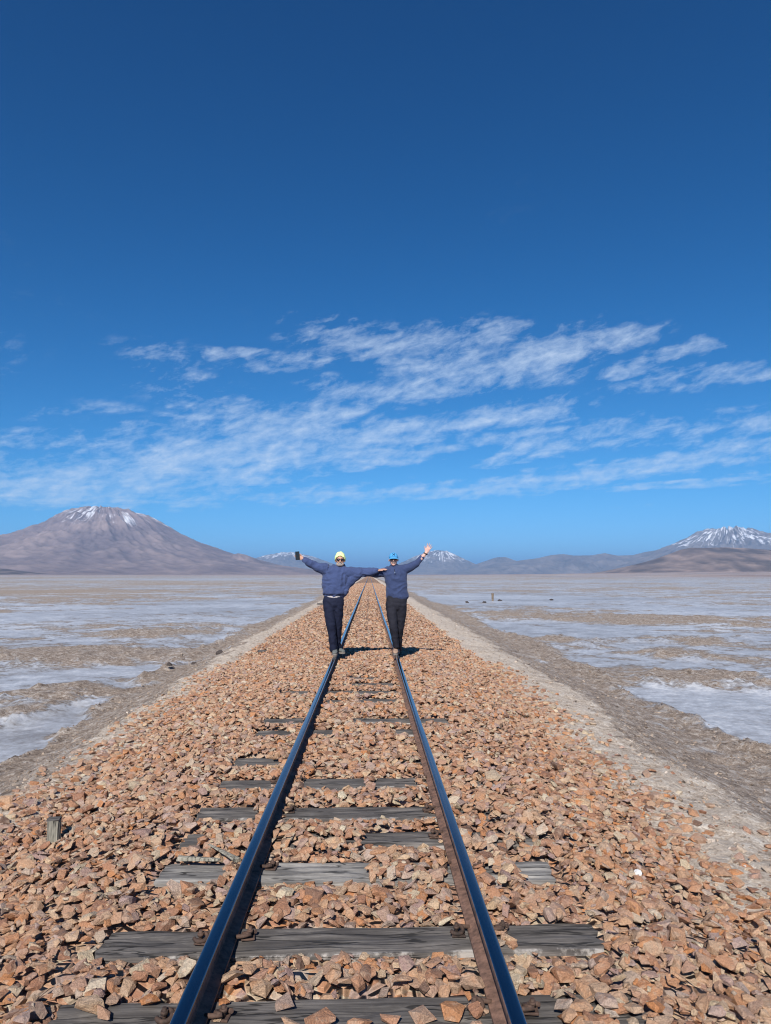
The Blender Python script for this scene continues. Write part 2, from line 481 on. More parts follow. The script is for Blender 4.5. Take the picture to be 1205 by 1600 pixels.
def ground_relief(x, y, full=False):
    s = x - XC
    a = np.abs(s)
    side = np.where(s > 0, 1.0, -1.0)
    eb = np.where(s > 0, ballast_edge(1, y), ballast_edge(-1, y))
    fo = np.where(s > 0, foot(1, y), foot(-1, y))
    t = np.clip((a - eb) / (fo - eb), 0, 1)
    near = 1 - sstep(60, 260, y)
    dist = np.hypot(x, y)
    lod = 1 - sstep(30, 120, dist)
    # embankment: a pale crust shoulder, then a rough slope down to the flat
    prof = -0.335 - 0.04 * sstep(0, 0.16, t) - (abs(SALT_Z) - 0.375) * sstep(0.10, 1.0, t) ** 0.9
    rough = (ridged(x * 1.3, y * 1.3, 5, 71) * 0.055 + fbm(x * 5.1, y * 5.1, 4, 72) * 0.040)
    rills = ridged(y * 1.1 + side * 3, a * 0.35, 3, 75) * 0.05
    emb = prof + (rough + rills * sstep(0.05, 0.4, t)) * (sstep(-0.05, 0.1, t) * 0.9 + 0.1)
    # salt flat: patches of raised brown crust between smooth pale salt
    warp = fbm(x * 0.06, y * 0.06, 3, 80) * 6
    big = fbm((x + warp) * 0.050, (y - warp) * 0.062, 5, 81, 0.55)
    mid = fbm((x - warp) * 0.21, y * 0.25, 5, 82, 0.55)
    vast = fbm(x * 0.006, y * 0.009, 4, 83, 0.55)
    salt = 0.57 + 0.52 * big + 0.34 * mid + 0.62 * vast
    def spot(cx, cy, rx, ry, amp):
        return 1.0 * amp * np.exp(-(((x - cx) / rx) ** 2 + ((y - cy) / ry) ** 2))
    salt = salt + SPOTS(spot)
    salt = salt - (1 - sstep(fo - 0.1, fo + 0.9, a)) * 0.9
    chan = np.exp(-((x + 4.85 - 0.25 * fbm(y * 0.3, y * 0, 3, 89)) / 0.42) ** 2) * (1 - sstep(12, 16, y)) * sstep(3, 5, y)
    salt = salt + 1.2 * chan
    br = 1 - sstep(0.25, 0.75, salt + 0.5 * fbm(x * 0.6, y * 0.6, 4, 84))
    lump = (np.abs(fbm(x * 1.7, y * 1.7, 5, 85, 0.6)) * 0.26 + ridged(x * 4.5, y * 4.5, 4, 86) * 0.045) * lod
    flat = SALT_Z + br * (0.035 + lump) + fbm(x * 0.8, y * 0.8, 4, 87) * 0.012 * lod
    pink = sstep(950, 2600, dist + 500 * vast) + 0 * x
    right = sstep(0.05, 0.55, x / np.maximum(y, 1.0))
    pink = np.maximum(pink, sstep(420, 900, dist + 260 * big) * (0.25 + 0.6 * right))
    rise = right * 0.006 * np.maximum(y - 700, 0) * (1 - 0.72 * sstep(2000, 9000, y))
    rise = rise + 0.0003 * np.maximum(dist - 900, 0)
    flat = flat + rise
    soil = (1 - sstep(0.20, np.where(s > 0, 0.60, 0.42), t + fbm(x * 0.9, y * 0.9, 3, 88) * 0.25))
    w = sstep(0.86, 1.0, t)
    z = emb * (1 - w) + flat * w
    inside = 1 - sstep(-0.28, -0.02, (a - eb))
    z = z * (1 - inside) + (-0.52) * inside
    return z, np.clip(salt, 0, 1.2), soil * (1 - w) * np.where(s > 0, 1.0, 0.8), np.clip(pink, 0, 1)

def SPOTS(spot):
    g = 0
    def at(px, py):
        v = on_z(px, py, SALT_Z)
        return v.x, v.y
    for (px, py, rpx, amp) in [
            # pale salt                                    # brown crust
            (30, 1175, 70, 0.9), (110, 1130, 60, 0.8), (215, 1075, 60, 0.8), (300, 1040, 40, 0.8), (345, 1002, 25, 0.7),
            (60, 1060, 90, 0.4), (110, 960, 150, 0.5), (330, 950, 120, 0.4), (20, 1120, 50, -0.8), (120, 1085, 70, -0.8),
            (150, 1022, 110, -0.7), (270, 1062, 40, -0.7), (150, 1112, 50, -0.5), (60, 925, 140, -0.6), (240, 990, 80, -0.5),
            (190, 1050, 60, 0.5), (60, 1022, 70, -0.5), (330, 1018, 30, -0.6),
            (1130, 1110, 160, 0.7), (1000, 1040, 110, 0.4), (950, 1085, 80, 0.4), (900, 985, 160, 0.5), (1100, 960, 200, 0.4),
            (1090, 1062, 90, -0.8), (1050, 1022, 60, -0.7), (1060, 1000, 90, -0.5), (880, 1000, 60, -0.6), (1090, 970, 180, -0.55),
            (860, 965, 120, -0.5), (1180, 1190, 60, -0.5), (1150, 1150, 60, 0.6), (820, 935, 200, 0.5), (1020, 1140, 60, -0.5)]:
        x0, y0 = at(px, py)
        rx = rpx / F_PX * y0
        g = g + spot(x0, y0, rx, rx * 1.15, amp)
    return g

def build_ground():
    ys = [-14.0]
    while ys[-1] < 1.6:
        ys.append(ys[-1] + 0.6)
    ys.append(1.8)
    while ys[-1] < 60000:
        yy = ys[-1]
        ys.append(yy * (1.0125 if yy < 200 else 1.022 if yy < 3000 else 1.07) )
    ys = np.array(ys)
    nc = 541
    t = np.linspace(-1, 1, nc)
    u = np.sign(t) * np.abs(t) ** 2.1
    Y = ys[:, None] + 0 * u[None, :]
    X = XC + u[None, :] * (13 + np.maximum(Y, 0) * 1.25)
    Z, salt, soil, pink = ground_relief(X, Y)
    v = np.stack([X, Y, Z], -1).reshape(-1, 3)
    me = mesh_np('salt_flat', v, grid_faces(len(ys), nc), True, {'salt': salt, 'soil': soil, 'pink': pink})
    o = new_obj('ground', me, M_GROUND)
    tag(o, 'flat plain of bluish salt and brown crust reaching to the mountains', None, None, 'structure')
build_ground()

# ------------------------------------------------------------------ sleepers: place along the track (m) and uncovered stretches (photo x-ranges)
SLEEPERS = [  # y of the middle line in the photograph, bare x ranges, pale, label
    (1583, [(92, 272), (352, 722), (800, 862)], 0, 'dark wooden sleeper nearest the camera, cut by the bottom edge, small stones on it'),
    (1464, [(163, 330), (372, 745), (806, 936)], 0, 'broad bare dark wooden sleeper showing both ends, second from the camera'),
    (1359, [(240, 345), (408, 572), (815, 876)], 1, 'pale grey wooden sleeper beside the loose wood splinter, third from the camera'),
    (1308, [(280, 314), (572, 682)], 0, 'fourth sleeper from the camera, bare beside the right rail, with small bare left tip'),
    (1267, [(313, 396), (455, 668)], 0, 'fifth sleeper from the camera, bare across nearly the whole gauge'),
    (1222, [(343, 428), (476, 566), (590, 648)], 0, 'sixth sleeper from the camera, bare beside the left rail on both sides'),
    (1188, [(370, 424)], 0, 'seventh sleeper from the camera, only its left end bare'),
    (1143, [(400, 448), (488, 522), (618, 648)], 0, 'eighth sleeper from the camera, bare in short bits beside both rails'),
    (1125, [(411, 474), (553, 642), (655, 696)], 0, 'ninth sleeper from the camera, bare right half and bare left tip'),
    (1094, [(512, 542), (563, 622)], 0, 'tenth sleeper from the camera, thin bare strip between the rails'),
    (1081, [(440, 482), (512, 620)], 0, 'eleventh sleeper from the camera, long bare strip between the rails'),
    (1069, [(538, 612)], 0, 'twelfth sleeper from the camera, bare strip nearer the right rail'),
    (1059, [(542, 604)], 0, 'thirteenth sleeper from the camera, last bare strip before the two people')]
SL_HALF_W, SL_HALF_L = 0.112, 1.0
sleeper_y, bare = [], []          # bare: x0, x1, y0, y1
for py, rng, pale, lab in SLEEPERS:
    yc = on_z(577, py, SL_Z).y
    sleeper_y.append(yc)
    for a, b in rng:
        bare.append((on_z(a, py, SL_Z).x, on_z(b, py, SL_Z).x, yc))

def sleeper_mesh(seed, pale):
    r = np.random.default_rng(seed)
    nx, ny, nz = 56, 10, 3
    L, Wd, Ht = SL_HALF_L + r.uniform(-0.02, 0.02), SL_HALF_W + r.uniform(-0.008, 0.008), 0.14
    vs, fs = [], []
    # ring of the section (open bottom is below the stones but closed anyway)
    sec = [(-Wd, -Ht)] + [(-Wd, -Ht + Ht * k / nz) for k in range(1, nz)] + \
          [(-Wd + 2 * Wd * k / ny, 0.0) for k in range(ny + 1)] + [(Wd, -Ht * k / nz) for k in range(1, nz + 1)]
    sec = np.array(sec)
    m = len(sec)
    xs = np.linspace(-L, L, nx)
    skew = r.uniform(-0.02, 0.02)
    for i, x in enumerate(xs):
        yy, zz = sec[:, 0].copy(), sec[:, 1].copy()
        top = zz > -0.001
        edge = np.clip((np.abs(yy) / Wd - 0.82) / 0.18, 0, 1) * top
        zz = zz - edge * (0.008 + 0.010 * abs(perlin(x * 5, seed * 3.3, seed)))
        groove = np.clip(1 - np.abs(perlin(x * 1.3 + 0 * yy, yy * 38, seed + 5)) * 5.5, 0, 1)
        zz = zz - groove * 0.010 * top + perlin(x * 4.0 + 0 * yy, yy * 9, seed + 9) * 0.007 * top
        yy = yy + perlin(x * 3.0 + 0 * yy, zz * 9, seed + 2) * 0.008
        end = np.clip((abs(x) - L + 0.05) / 0.05, 0, 1)
        zz = zz - end * 0.012 * top * abs(perlin(yy * 18, seed * 1.7, seed + 1))
        xx = x + end * np.sign(x) * (perlin(yy * 22, zz * 22 + seed, seed + 4) * 0.035) + 0 * yy + skew * yy * 3 * (abs(x) / L)
        vs.append(np.stack([xx, yy, zz], -1))
    vs = np.concatenate(vs)
    for i in range(nx - 1):
        for j in range(m):
            k = (j + 1) % m
            fs.append((i * m + j, i * m + k, (i + 1) * m + k, (i + 1) * m + j))
    me = bpy.data.meshes.new('sleeper')
    faces = [tuple(reversed(f)) for f in fs] + [tuple(range(m)), tuple(reversed(range((nx - 1) * m, nx * m)))]
    me.from_pydata(vs.tolist(), [], faces)
    me.update()
    bmx = bmesh.new(); bmx.from_mesh(me); bmesh.ops.recalc_face_normals(bmx, faces=bmx.faces); bmx.to_mesh(me); bmx.free()
    return me

def tube(bm, pts, rad, seg=8, mat=0):
    """round bar through the points (closed ends)"""
    pts = [Vector(p) for p in pts]
    rads = rad if isinstance(rad, (list, tuple)) else [rad] * len(pts)
    rings = []
    for i, p in enumerate(pts):
        d = (pts[min(i + 1, len(pts) - 1)] - pts[max(i - 1, 0)]).normalized()
        up = Vector((0, 0, 1)) if abs(d.z) < 0.9 else Vector((1, 0, 0))
        s = d.cross(up).normalized(); u = s.cross(d)
        rings.append([bm.verts.new(p + (s * math.cos(a) + u * math.sin(a)) * rads[i]) for a in (2 * math.pi * k / seg for k in range(seg))])
    for a, b in zip(rings[:-1], rings[1:]):
        for k in range(seg):
            f = bm.faces.new((a[k], a[(k + 1) % seg], b[(k + 1) % seg], b[k])); f.smooth = True
    bm.faces.new(list(reversed(rings[0]))); bm.faces.new(rings[-1])

def box(bm, c, h, rot=None, bev=0.0):
    m = Matrix.Translation(c) @ (rot or Matrix.Identity(4)) @ Matrix.Diagonal((*h, 1))
    r = bmesh.ops.create_cube(bm, size=2.0, matrix=m)
    if bev:
        es = {e for v in r['verts'] for e in v.link_edges}
        bmesh.ops.bevel(bm, geom=list(es), offset=bev, segments=1, affect='EDGES')

def bm_obj(name, bm, mat, parent=None, smooth=False):
    bmesh.ops.recalc_face_normals(bm, faces=bm.faces)
    me = bpy.data.meshes.new(name)
    bm.to_mesh(me); bm.free()
    if smooth:
        me.shade_smooth()
    return new_obj(name, me, mat, parent)

def clip_meshes():
    bm = bmesh.new()      # spring hook gripping the rail foot; local +x points at the rail
    pts = []
    for k in range(11):
        a = math.radians(-150 + 250 * k / 10)
        pts.append((-0.014 + 0.027 * math.cos(a), 0.003 + 0.024 * math.sin(a), 0.020 + 0.007 * math.sin(a * 1.2)))
    pts += [(0.015, 0.028, 0.022), (0.044, 0.026, 0.020)]
    tube(bm, pts, 0.0085, 8)
    box(bm, (-0.006, 0.0, 0.004), (0.028, 0.026, 0.004), bev=0.002)
    bmesh.ops.recalc_face_normals(bm, faces=bm.faces)
    me = bpy.data.meshes.new('rail_clip'); bm.to_mesh(me); bm.free(); me.materials.append(M_RUST)
    bm = bmesh.new()
    tube(bm, [(0, 0, 0.004), (0, 0, 0.046)], 0.0075, 10)
    tube(bm, [(0, 0, 0.024), (0, 0, 0.036)], 0.0135, 6)
    bmesh.ops.recalc_face_normals(bm, faces=bm.faces)
    mb = bpy.data.meshes.new('bolt'); bm.to_mesh(mb); bm.free(); mb.materials.append(M_RUST)
    return me, mb
CLIP_ME, BOLT_ME = clip_meshes()

def build_sleepers():
    for i, (py, rng, pale, lab) in enumerate(SLEEPERS):
        me = sleeper_mesh(100 + i, pale)
        o = new_obj('sleeper', me, M_SLEEPER_PALE if pale else M_SLEEPER)
        o.location = (XC, sleeper_y[i], SL_Z - 0.004 + 0.002 * (i % 3))
        o.rotation_euler = (random.uniform(-0.01, 0.01), random.uniform(-0.005, 0.005), random.uniform(-0.018, 0.018))
        tag(o, lab, 'sleeper', 'wooden sleepers under the rails')
        if i > 5:
            continue
        for rx in (-GA, GA):
            for sd in (-1, 1):
                c = new_obj('rail_clip', CLIP_ME, None, o)
                c.location = (rx + sd * 0.085, random.uniform(-0.03, 0.03), 0.001)
                c.rotation_euler = (0, 0, (math.pi if sd > 0 else 0) + random.uniform(-0.15, 0.15))
                b = new_obj('bolt', BOLT_ME, None, c)
                b.location = (-0.014, 0.004, 0.0)
build_sleepers()

# ------------------------------------------------------------------ rails
def rail_section():
    half = [(0.0000, 0.0), (0.012, -0.0003), (0.020, -0.0016), (0.0245, -0.0042), (0.0270, -0.009), (0.0275, -0.024), (0.0255, -0.030),
            (0.0100, -0.036), (0.0070, -0.044), (0.0070, -0.086), (0.0110, -0.094), (0.0400, -0.104), (0.0500, -0.108), (0.0500, -0.1185)]
    return [(-x, z) for x, z in reversed(half[1:])] + half

def build_rail(side, label):
    sec = rail_section()
    m = len(sec)
    ys = np.concatenate([np.arange(-3, 40, 0.25), np.geomspace(40, 1500, 160)])
    wob = fbm(ys * 0.11, ys * 0 + side * 5, 3, 130) * 0.012 + fbm(ys * 0.03, ys * 0 + side * 9, 2, 131) * 0.02
    wob = wob * sstep(4, 14, ys)
    vert = fbm(ys * 0.08, ys * 0 + side * 2.5, 3, 132) * 0.014 * sstep(14, 30, ys)
    vs = np.array([[XC + side * GA + wob[i] + x, y, z + vert[i]] for i, y in enumerate(ys) for x, z in sec])
    fs = []
    for i in range(len(ys) - 1):
        for j in range(m):
            k = (j + 1) % m
            fs.append((i * m + j, (i + 1) * m + j, (i + 1) * m + k, i * m + k))
    me = mesh_np('rail', vs, np.array(fs))
    me.materials.append(M_RAILRUST); me.materials.append(M_STEEL)
    idx = np.zeros(len(fs), np.int32)
    steel = [j for j in range(m - 1) if abs(sec[j][1]) < 0.008 and abs(sec[j + 1][1]) < 0.0095]
    sm = np.zeros(len(fs), bool)
    for j in steel:
        idx[j::m] = 1
        sm[j::m] = True
    me.polygons.foreach_set('material_index', idx)
    me.polygons.foreach_set('use_smooth', sm)
    me.validate()
    bmx = bmesh.new(); bmx.from_mesh(me); bmesh.ops.recalc_face_normals(bmx, faces=bmx.faces); bmx.to_mesh(me); bmx.free()
    o = new_obj('rail', me)
    tag(o, label, 'rail', 'pair of railway rails')
build_rail(-1, 'left steel rail with polished top, under the man in the yellow beanie')
build_rail(1, 'right steel rail with polished top, under the man in the blue cap')

# ------------------------------------------------------------------ ballast
def stone_templates(n, npts, flat, seed):
    r = np.random.default_rng(seed)
    out = []
    for k in range(n):
        dims = np.array([1.0, r.uniform(0.62, 0.95), r.uniform(*flat)])
        p = r.normal(size=(npts, 3))
        p /= np.linalg.norm(p, axis=1, keepdims=True)
        p = np.sign(p) * np.abs(p) ** 0.65
        p *= r.uniform(0.8, 1.08, (npts, 1))
        p *= dims
        shear = np.eye(3); shear[0, 2] = r.uniform(-0.5, 0.5); shear[1, 2] = r.uniform(-0.5, 0.5)
        p = p @ shear.T
        bm = bmesh.new()
        vs = [bm.verts.new(q) for q in p]
        res = bmesh.ops.convex_hull(bm, input=vs)
        bmesh.ops.delete(bm, geom=[v for v in bm.verts if not v.link_faces], context='VERTS')
        bmesh.ops.triangulate(bm, faces=bm.faces)
        bmesh.ops.recalc_face_normals(bm, faces=bm.faces)
        bm.verts.index_update()
        V = np.array([v.co for v in bm.verts]); T = np.array([[v.index for v in f.verts] for f in bm.faces])
        bm.free()
        V /= np.abs(V[:, :2]).max()
        out.append((V, T))
    return out

TEMPL = stone_templates(30, 15, (0.26, 0.56), 3) + stone_templates(22, 11, (0.24, 0.55), 5)
TEMPL_FAR = stone_templates(24, 8, (0.35, 0.6), 4)

def rot_from(n, spin):
    """rotation matrices (k,3,3) whose z axes are the rows of n"""
    z = n / np.linalg.norm(n, axis=1, keepdims=True)
    x = np.stack([np.cos(spin), np.sin(spin), 0 * spin], 1)
    x = x - z * (x * z).sum(1, keepdims=True)
    x /= np.linalg.norm(x, axis=1, keepdims=True)
    return np.stack([x, np.cross(z, x), z], 2)

def scatter(templates, which, rot, scale, loc, rnd):
    """one joined mesh of many stones"""
    vs, fs, rs, off = [], [], [], 0
    for k, (V, T) in enumerate(templates):
        m = which == k
        if not m.any():
            continue
        W = np.einsum('nij,vj->nvi', rot[m] * scale[m, None, None], V) + loc[m, None, :]
        n = len(W)
        vs.append(W.reshape(-1, 3))
        fs.append((T[None] + (off + np.arange(n) * len(V))[:, None, None]).reshape(-1, 3))
        rs.append(np.repeat(rnd[m], len(V)))
        off += n * len(V)
    return np.concatenate(vs), np.concatenate(fs), np.concatenate(rs)

def deposit():
    """drop angular stones one after another on to a height map until the ballast level is reached"""
    x0, y0, res = -3.4, 1.55, 0.014
    nx, ny = int(6.8 / res), int((14.5 - y0) / res)
    gx, gy = x0 + (np.arange(nx) + 0.5) * res, y0 + (np.arange(ny) + 0.5) * res
    X, Y = np.meshgrid(gx, gy)
    T = ballast_top(X, Y)
    H = T - 0.055
    block = np.zeros_like(H, bool)
    for yc in sleeper_y:
        m = (np.abs(Y - yc) < SL_HALF_W) & (np.abs(X - XC) < SL_HALF_L)
        H[m] = np.maximum(H[m], SL_Z)
        T[m] = np.maximum(T[m], SL_Z + 0.03)
    for a, b, yc in bare:
        m = (Y > yc - SL_HALF_W - 0.13) & (Y < yc - SL_HALF_W + 0.01) & (X > a - 0.02) & (X < b + 0.02)
        T[m] = np.minimum(T[m], SL_Z - 0.012); H[m] = np.minimum(H[m], SL_Z - 0.05)
        m = (np.abs(Y - yc) < SL_HALF_W - 0.012) & (X > a) & (X < b)
        block |= m
    for sd in (-1, 1):
        s = (X - (XC + sd * GA)) * -sd            # positive towards the track centre
        near = Y < 4.2
        block |= (s > -0.034) & (s < np.where(near, 0.058, 0.036))
    eb = np.where(X > XC, ballast_edge(1, Y), ballast_edge(-1, Y))
    over = np.abs(X - XC) - eb
    stones = []
    n_try = 92000
    r = np.random.default_rng(11)
    xs = r.uniform(-3.1, 2.75, n_try); ys = y0 + 0.05 + (14.3 - y0) * r.uniform(0, 1, n_try)
    big = r.uniform(0, 1, n_try)
    size = np.where(big > 0.95, r.uniform(0.044, 0.060, n_try), np.where(big > 0.35, r.uniform(0.024, 0.044, n_try), r.uniform(0.012, 0.024, n_try)))
    order = np.argsort(-size + r.uniform(0, 0.05, n_try))
    for q in order:
        x, y, s = xs[q], ys[q], size[q]
        i, j = int((y - y0) / res), int((x - x0) / res)
        k = max(1, int(s * 0.85 / res))
        if i - k < 0 or j - k < 0 or i + k + 1 > ny or j + k + 1 > nx:
            continue
        ov = over[i, j]
        if ov > 0.0 and (ov > 0.9 or r.random() > 0.6 * math.exp(-ov * 6)):
            continue
        if block[i - k:i + k + 1, j - k:j + k + 1].any():
            continue
        sub = H[i - k:i + k + 1, j - k:j + k + 1]
        tg = T[i, j]
        if ov > 0:
            sub0 = -0.34 - 0.1 * min(ov, 0.5)
            zc = sub0 + 0.25 * s
            n = (r.normal() * 0.2, r.normal() * 0.2, 1.0)
        else:
            base = np.sort(sub.ravel())[int(sub.size * 0.55)]
            th = 0.36 * s
            zc = base + th * 0.55
            if zc + th > tg + 0.012 + 0.15 * s:
                continue
            gy_, gx_ = (sub[-1].mean() - sub[0].mean()) / (2 * k * res), (sub[:, -1].mean() - sub[:, 0].mean()) / (2 * k * res)
            n = (-np.clip(gx_, -.9, .9) * 0.7 + r.normal() * 0.20, -np.clip(gy_, -.9, .9) * 0.7 + r.normal() * 0.20, 1.0)
            yy, xx = np.mgrid[-k:k + 1, -k:k + 1] * res
            dome = zc + th * 0.95 - (n[0] * xx + n[1] * yy) - (xx ** 2 + yy ** 2) / (s * s) * th * 0.5
            inside = xx ** 2 + yy ** 2 < (s * 0.9) ** 2
            sub[inside] = np.maximum(sub[inside], np.minimum(dome[inside], tg + 0.05))
        stones.append((x, y, zc, s, n, r.uniform(0, 6.28), int(r.integers(30)) if s > 0.03 else 30 + int(r.integers(22)), r.uniform(0, 1), ov))
    stones = [q for q in stones if q[8] > 0 or q[2] + 0.36 * q[3] > H[int((q[1] - y0) / res), int((q[0] - x0) / res)] - 0.016]
    # a few stones lying on the bare wood
    for px, py in ((140, 1572), (160, 1580), (232, 1562), (445, 1566), (175, 1560), (500, 1592), (560, 1596), (610, 1592), (660, 1585), (705, 1578), (455, 1598)):
        v = on_z(px, py, SL_Z + 0.02)
        stones.append((v.x, v.y, SL_Z + 0.017, r.uniform(0.032, 0.047), (r.normal() * .15, r.normal() * .15, 1), r.uniform(0, 6.28), int(r.integers(len(TEMPL))), r.uniform(0, 1), -1))
    return stones

def build_ballast():
    # bed below the stones, which shows between them and far down the line
    ys = np.concatenate([np.arange(-4, 14.5, 0.08), np.geomspace(14.5, 1500, 380)[1:]])
    t = np.linspace(-1, 1, 91)
    eL, eR = ballast_edge(-1, ys) + 0.04, ballast_edge(1, ys) + 0.04
    X = XC + np.where(t[None, :] < 0, eL[:, None], eR[:, None]) * t[None, :]
    Y = ys[:, None] + 0 * X
    drop = 0.038 - 0.018 * sstep(40, 110, Y)
    Z = ballast_top(X, Y) - drop
    Z[:, 0] -= 0.25; Z[:, -1] -= 0.25
    # the bed passes under the rails and bare sleepers
    for sd in (-1, 1):
        Z = np.where((np.abs(X - XC - sd * GA) < 0.09), np.minimum(Z, -0.135), Z)
    for yc in sleeper_y:
        m = (np.abs(Y - yc) < SL_HALF_W + 0.05) & (np.abs(X - XC) < SL_HALF_L + 0.06)
        Z = np.where(m, np.minimum(Z, SL_Z - 0.035), Z)
    me = mesh_np('ballast_bed', np.stack([X, Y, Z], -1).reshape(-1, 3), grid_faces(len(ys), 91), True)
    bed = new_obj('ballast_bed', me, M_BED)
    tag(bed, 'bed of reddish tan crushed stone carrying the track', None, None, 'structure')
    stones = deposit()
    # the 300 that show largest become single stones
    S = np.array([(x, y, z, r_, n[0], n[1], n[2], sp, k, c) for x, y, z, r_, n, sp, k, c, ov in stones])
    x, y, z = S[:, 0], S[:, 1], S[:, 2]
    inview = (x / y > -0.50) & (x / y < 0.54) & (y > 2.15) & (z > ballast_top(x, y) - 0.045)
    vals = np.where(inview, S[:, 3] / y, 0.0)
    top = np.zeros(len(S), bool)
    top[np.argsort(-vals)[:300]] = True
    R = rot_from(S[:, 4:7], S[:, 7])
    out = np.array([q[8] > 0 for q in stones])
    S[out, 2] = ground_relief(S[out, 0], S[out, 1])[0] + 0.2 * S[out, 3]
    tm = []
    for V, T in TEMPL:
        m = mesh_np('stone', V, T); m.materials.append(M_STONE); tm.append(m)
    for q in np.nonzero(top)[0]:
        o = bpy.data.objects.new('stone', tm[int(S[q, 8])])
        COL.objects.link(o)
        M4 = np.eye(4); M4[:3, :3] = R[q] * S[q, 3]; M4[:3, 3] = S[q, :3]
        o.parent = bed
        o.matrix_basis = Matrix(M4.tolist())
        o['rnd'] = float(S[q, 9])
    k = ~top
    v1, f1, r1 = scatter(TEMPL, S[k, 8].astype(int), R[k], S[k, 3], S[k, :3], S[k, 9])
    # further down the line: simpler stones
    r = np.random.default_rng(21)
    n_far = 46000
    yy = 14.2 + 120 * r.uniform(0, 1, n_far) ** 1.9
    side = np.where(r.uniform(size=n_far) < 0.5, -1, 1)
    ed = np.where(side < 0, ballast_edge(-1, yy), ballast_edge(1, yy))
    aa = ed * (r.uniform(0, 1, n_far)) + np.abs(r.normal(size=n_far)) * 0.06
    xx = XC + side * aa
    kp = ~((np.abs(aa - GA) < 0.05))
    xx, yy, aa, ed = xx[kp], yy[kp], aa[kp], ed[kp]
    n = len(xx)
    zz = np.where(aa < ed, ballast_top(xx, yy) - 0.03 + 0.02 * r.random(n), -0.34 - 0.1 * (aa - ed))
    Rf = rot_from(np.stack([r.normal(size=n) * .35, r.normal(size=n) * .35, np.ones(n)], 1), r.uniform(0, 6.28, n))
    v2, f2, r2 = scatter(TEMPL_FAR, r.integers(len(TEMPL_FAR), size=n), Rf, r.uniform(0.024, 0.048, n) * (1 + 0.9 * sstep(25, 110, yy)), np.stack([xx, yy, zz], 1), r.random(n))
    me = mesh_np('loose_stones', np.concatenate([v1, v2]), np.concatenate([f1, f2 + len(v1)]), False, {'rnd': np.concatenate([r1, r2])})
    o = new_obj('loose_stones', me, M_STONE, bed)
    tag(o, None, None, None, 'stuff')
    print('ballast', len(stones), len(me.polygons))
build_ballast()

# ------------------------------------------------------------------ dry clods and grit on the embankment and the near flat
def build_clods():
    r = np.random.default_rng(31)
    n = 26000
    yy = 2.2 + 45 * r.uniform(0, 1, n) ** 1.8
    side = np.where(r.uniform(size=n) < 0.5, -1, 1)
    eb = np.where(side < 0, ballast_edge(-1, yy), ballast_edge(1, yy))
    fo = np.where(side < 0, foot(-1, yy), foot(1, yy))
    tt = r.uniform(0.0, 1.5, n)
    aa = eb + tt * (fo - eb)
    xx = XC + side * aa
    z, salt, soil, pink = ground_relief(xx, yy)
    kp = (tt <= 1.0) | (salt <= 0.45)
    xx, yy, z, tt = xx[kp], yy[kp], z[kp], tt[kp]
    n = len(xx)
    sz = np.where(r.random(n) < 0.86, r.uniform(0.006, 0.016, n), r.uniform(0.016, 0.034, n))
    Rc = rot_from(np.stack([r.normal(size=n) * .4, r.normal(size=n) * .4, np.ones(n)], 1), r.uniform(0, 6.28, n))
    v1, f1, r1 = scatter(TEMPL_FAR, r.integers(len(TEMPL_FAR), size=n), Rc, sz, np.stack([xx, yy, z + sz * 0.15], 1),
                         np.clip(0.15 + 0.5 * r.random(n) + np.where(tt < 0.4, 0.35, 0) * r.random(n), 0, 1))
    me = mesh_np('dirt_clods', v1, f1, False, {'rnd': r1})
    o = new_obj('dirt_clods', me, M_CLOD)
    tag(o, 'small dry clods and grit strewn over the embankment sides', 'dirt', None, 'stuff')
build_clods()

# ------------------------------------------------------------------ mountains
def make_mountain_mat(name, lo, mid, hi, dark):
    m, nt, b = new_mat(name)
    p = pos(nt)
    g, sn = attr(nt, 'tone'), attr(nt, 'snow')
    n = nt.noise(p, 0.0011, 7, 0.62)
    n2 = nt.noise(p, 0.006, 6, 0.65)
    t = nt.math('ADD', nt.math('MULTIPLY', n, 0.5), nt.math('MULTIPLY', g, 0.5))
    c = nt.ramp(t, [(0.22, dark), (0.38, lo), (0.52, mid), (0.70, hi)])
    v = nt.maprange(n2, 0.3, 0.7, 0.8, 1.2, False)
    c = nt.mix(1.0, c, nt.n('CombineColor', {0: v, 1: v, 2: v}).outputs[0], 'MULTIPLY')
    s = nt.math('ADD', sn, nt.math('MULTIPLY', nt.math('SUBTRACT', n2, 0.5), 0.6))
    c = nt.mix(nt.maprange(s, 0.42, 0.72, 0.0, 0.85), c, (0.78, 0.80, 0.85))
    setp(nt, b, Base_Color=c, Roughness=0.95)
    b.inputs['Specular IOR Level'].default_value = 0.1
    return m
M_VOLC = make_mountain_mat('volcanic_slopes', (0.140, 0.108, 0.112), (0.175, 0.134, 0.135), (0.275, 0.208, 0.190), (0.088, 0.073, 0.079))
M_FAR = make_mountain_mat('far_slopes', (0.115, 0.105, 0.112), (0.150, 0.132, 0.135), (0.215, 0.185, 0.178), (0.080, 0.075, 0.082))
M_LAVA = make_mountain_mat('dark_lava_slopes', (0.085, 0.066, 0.062), (0.105, 0.082, 0.075), (0.27, 0.20, 0.17), (0.065, 0.052, 0.05))

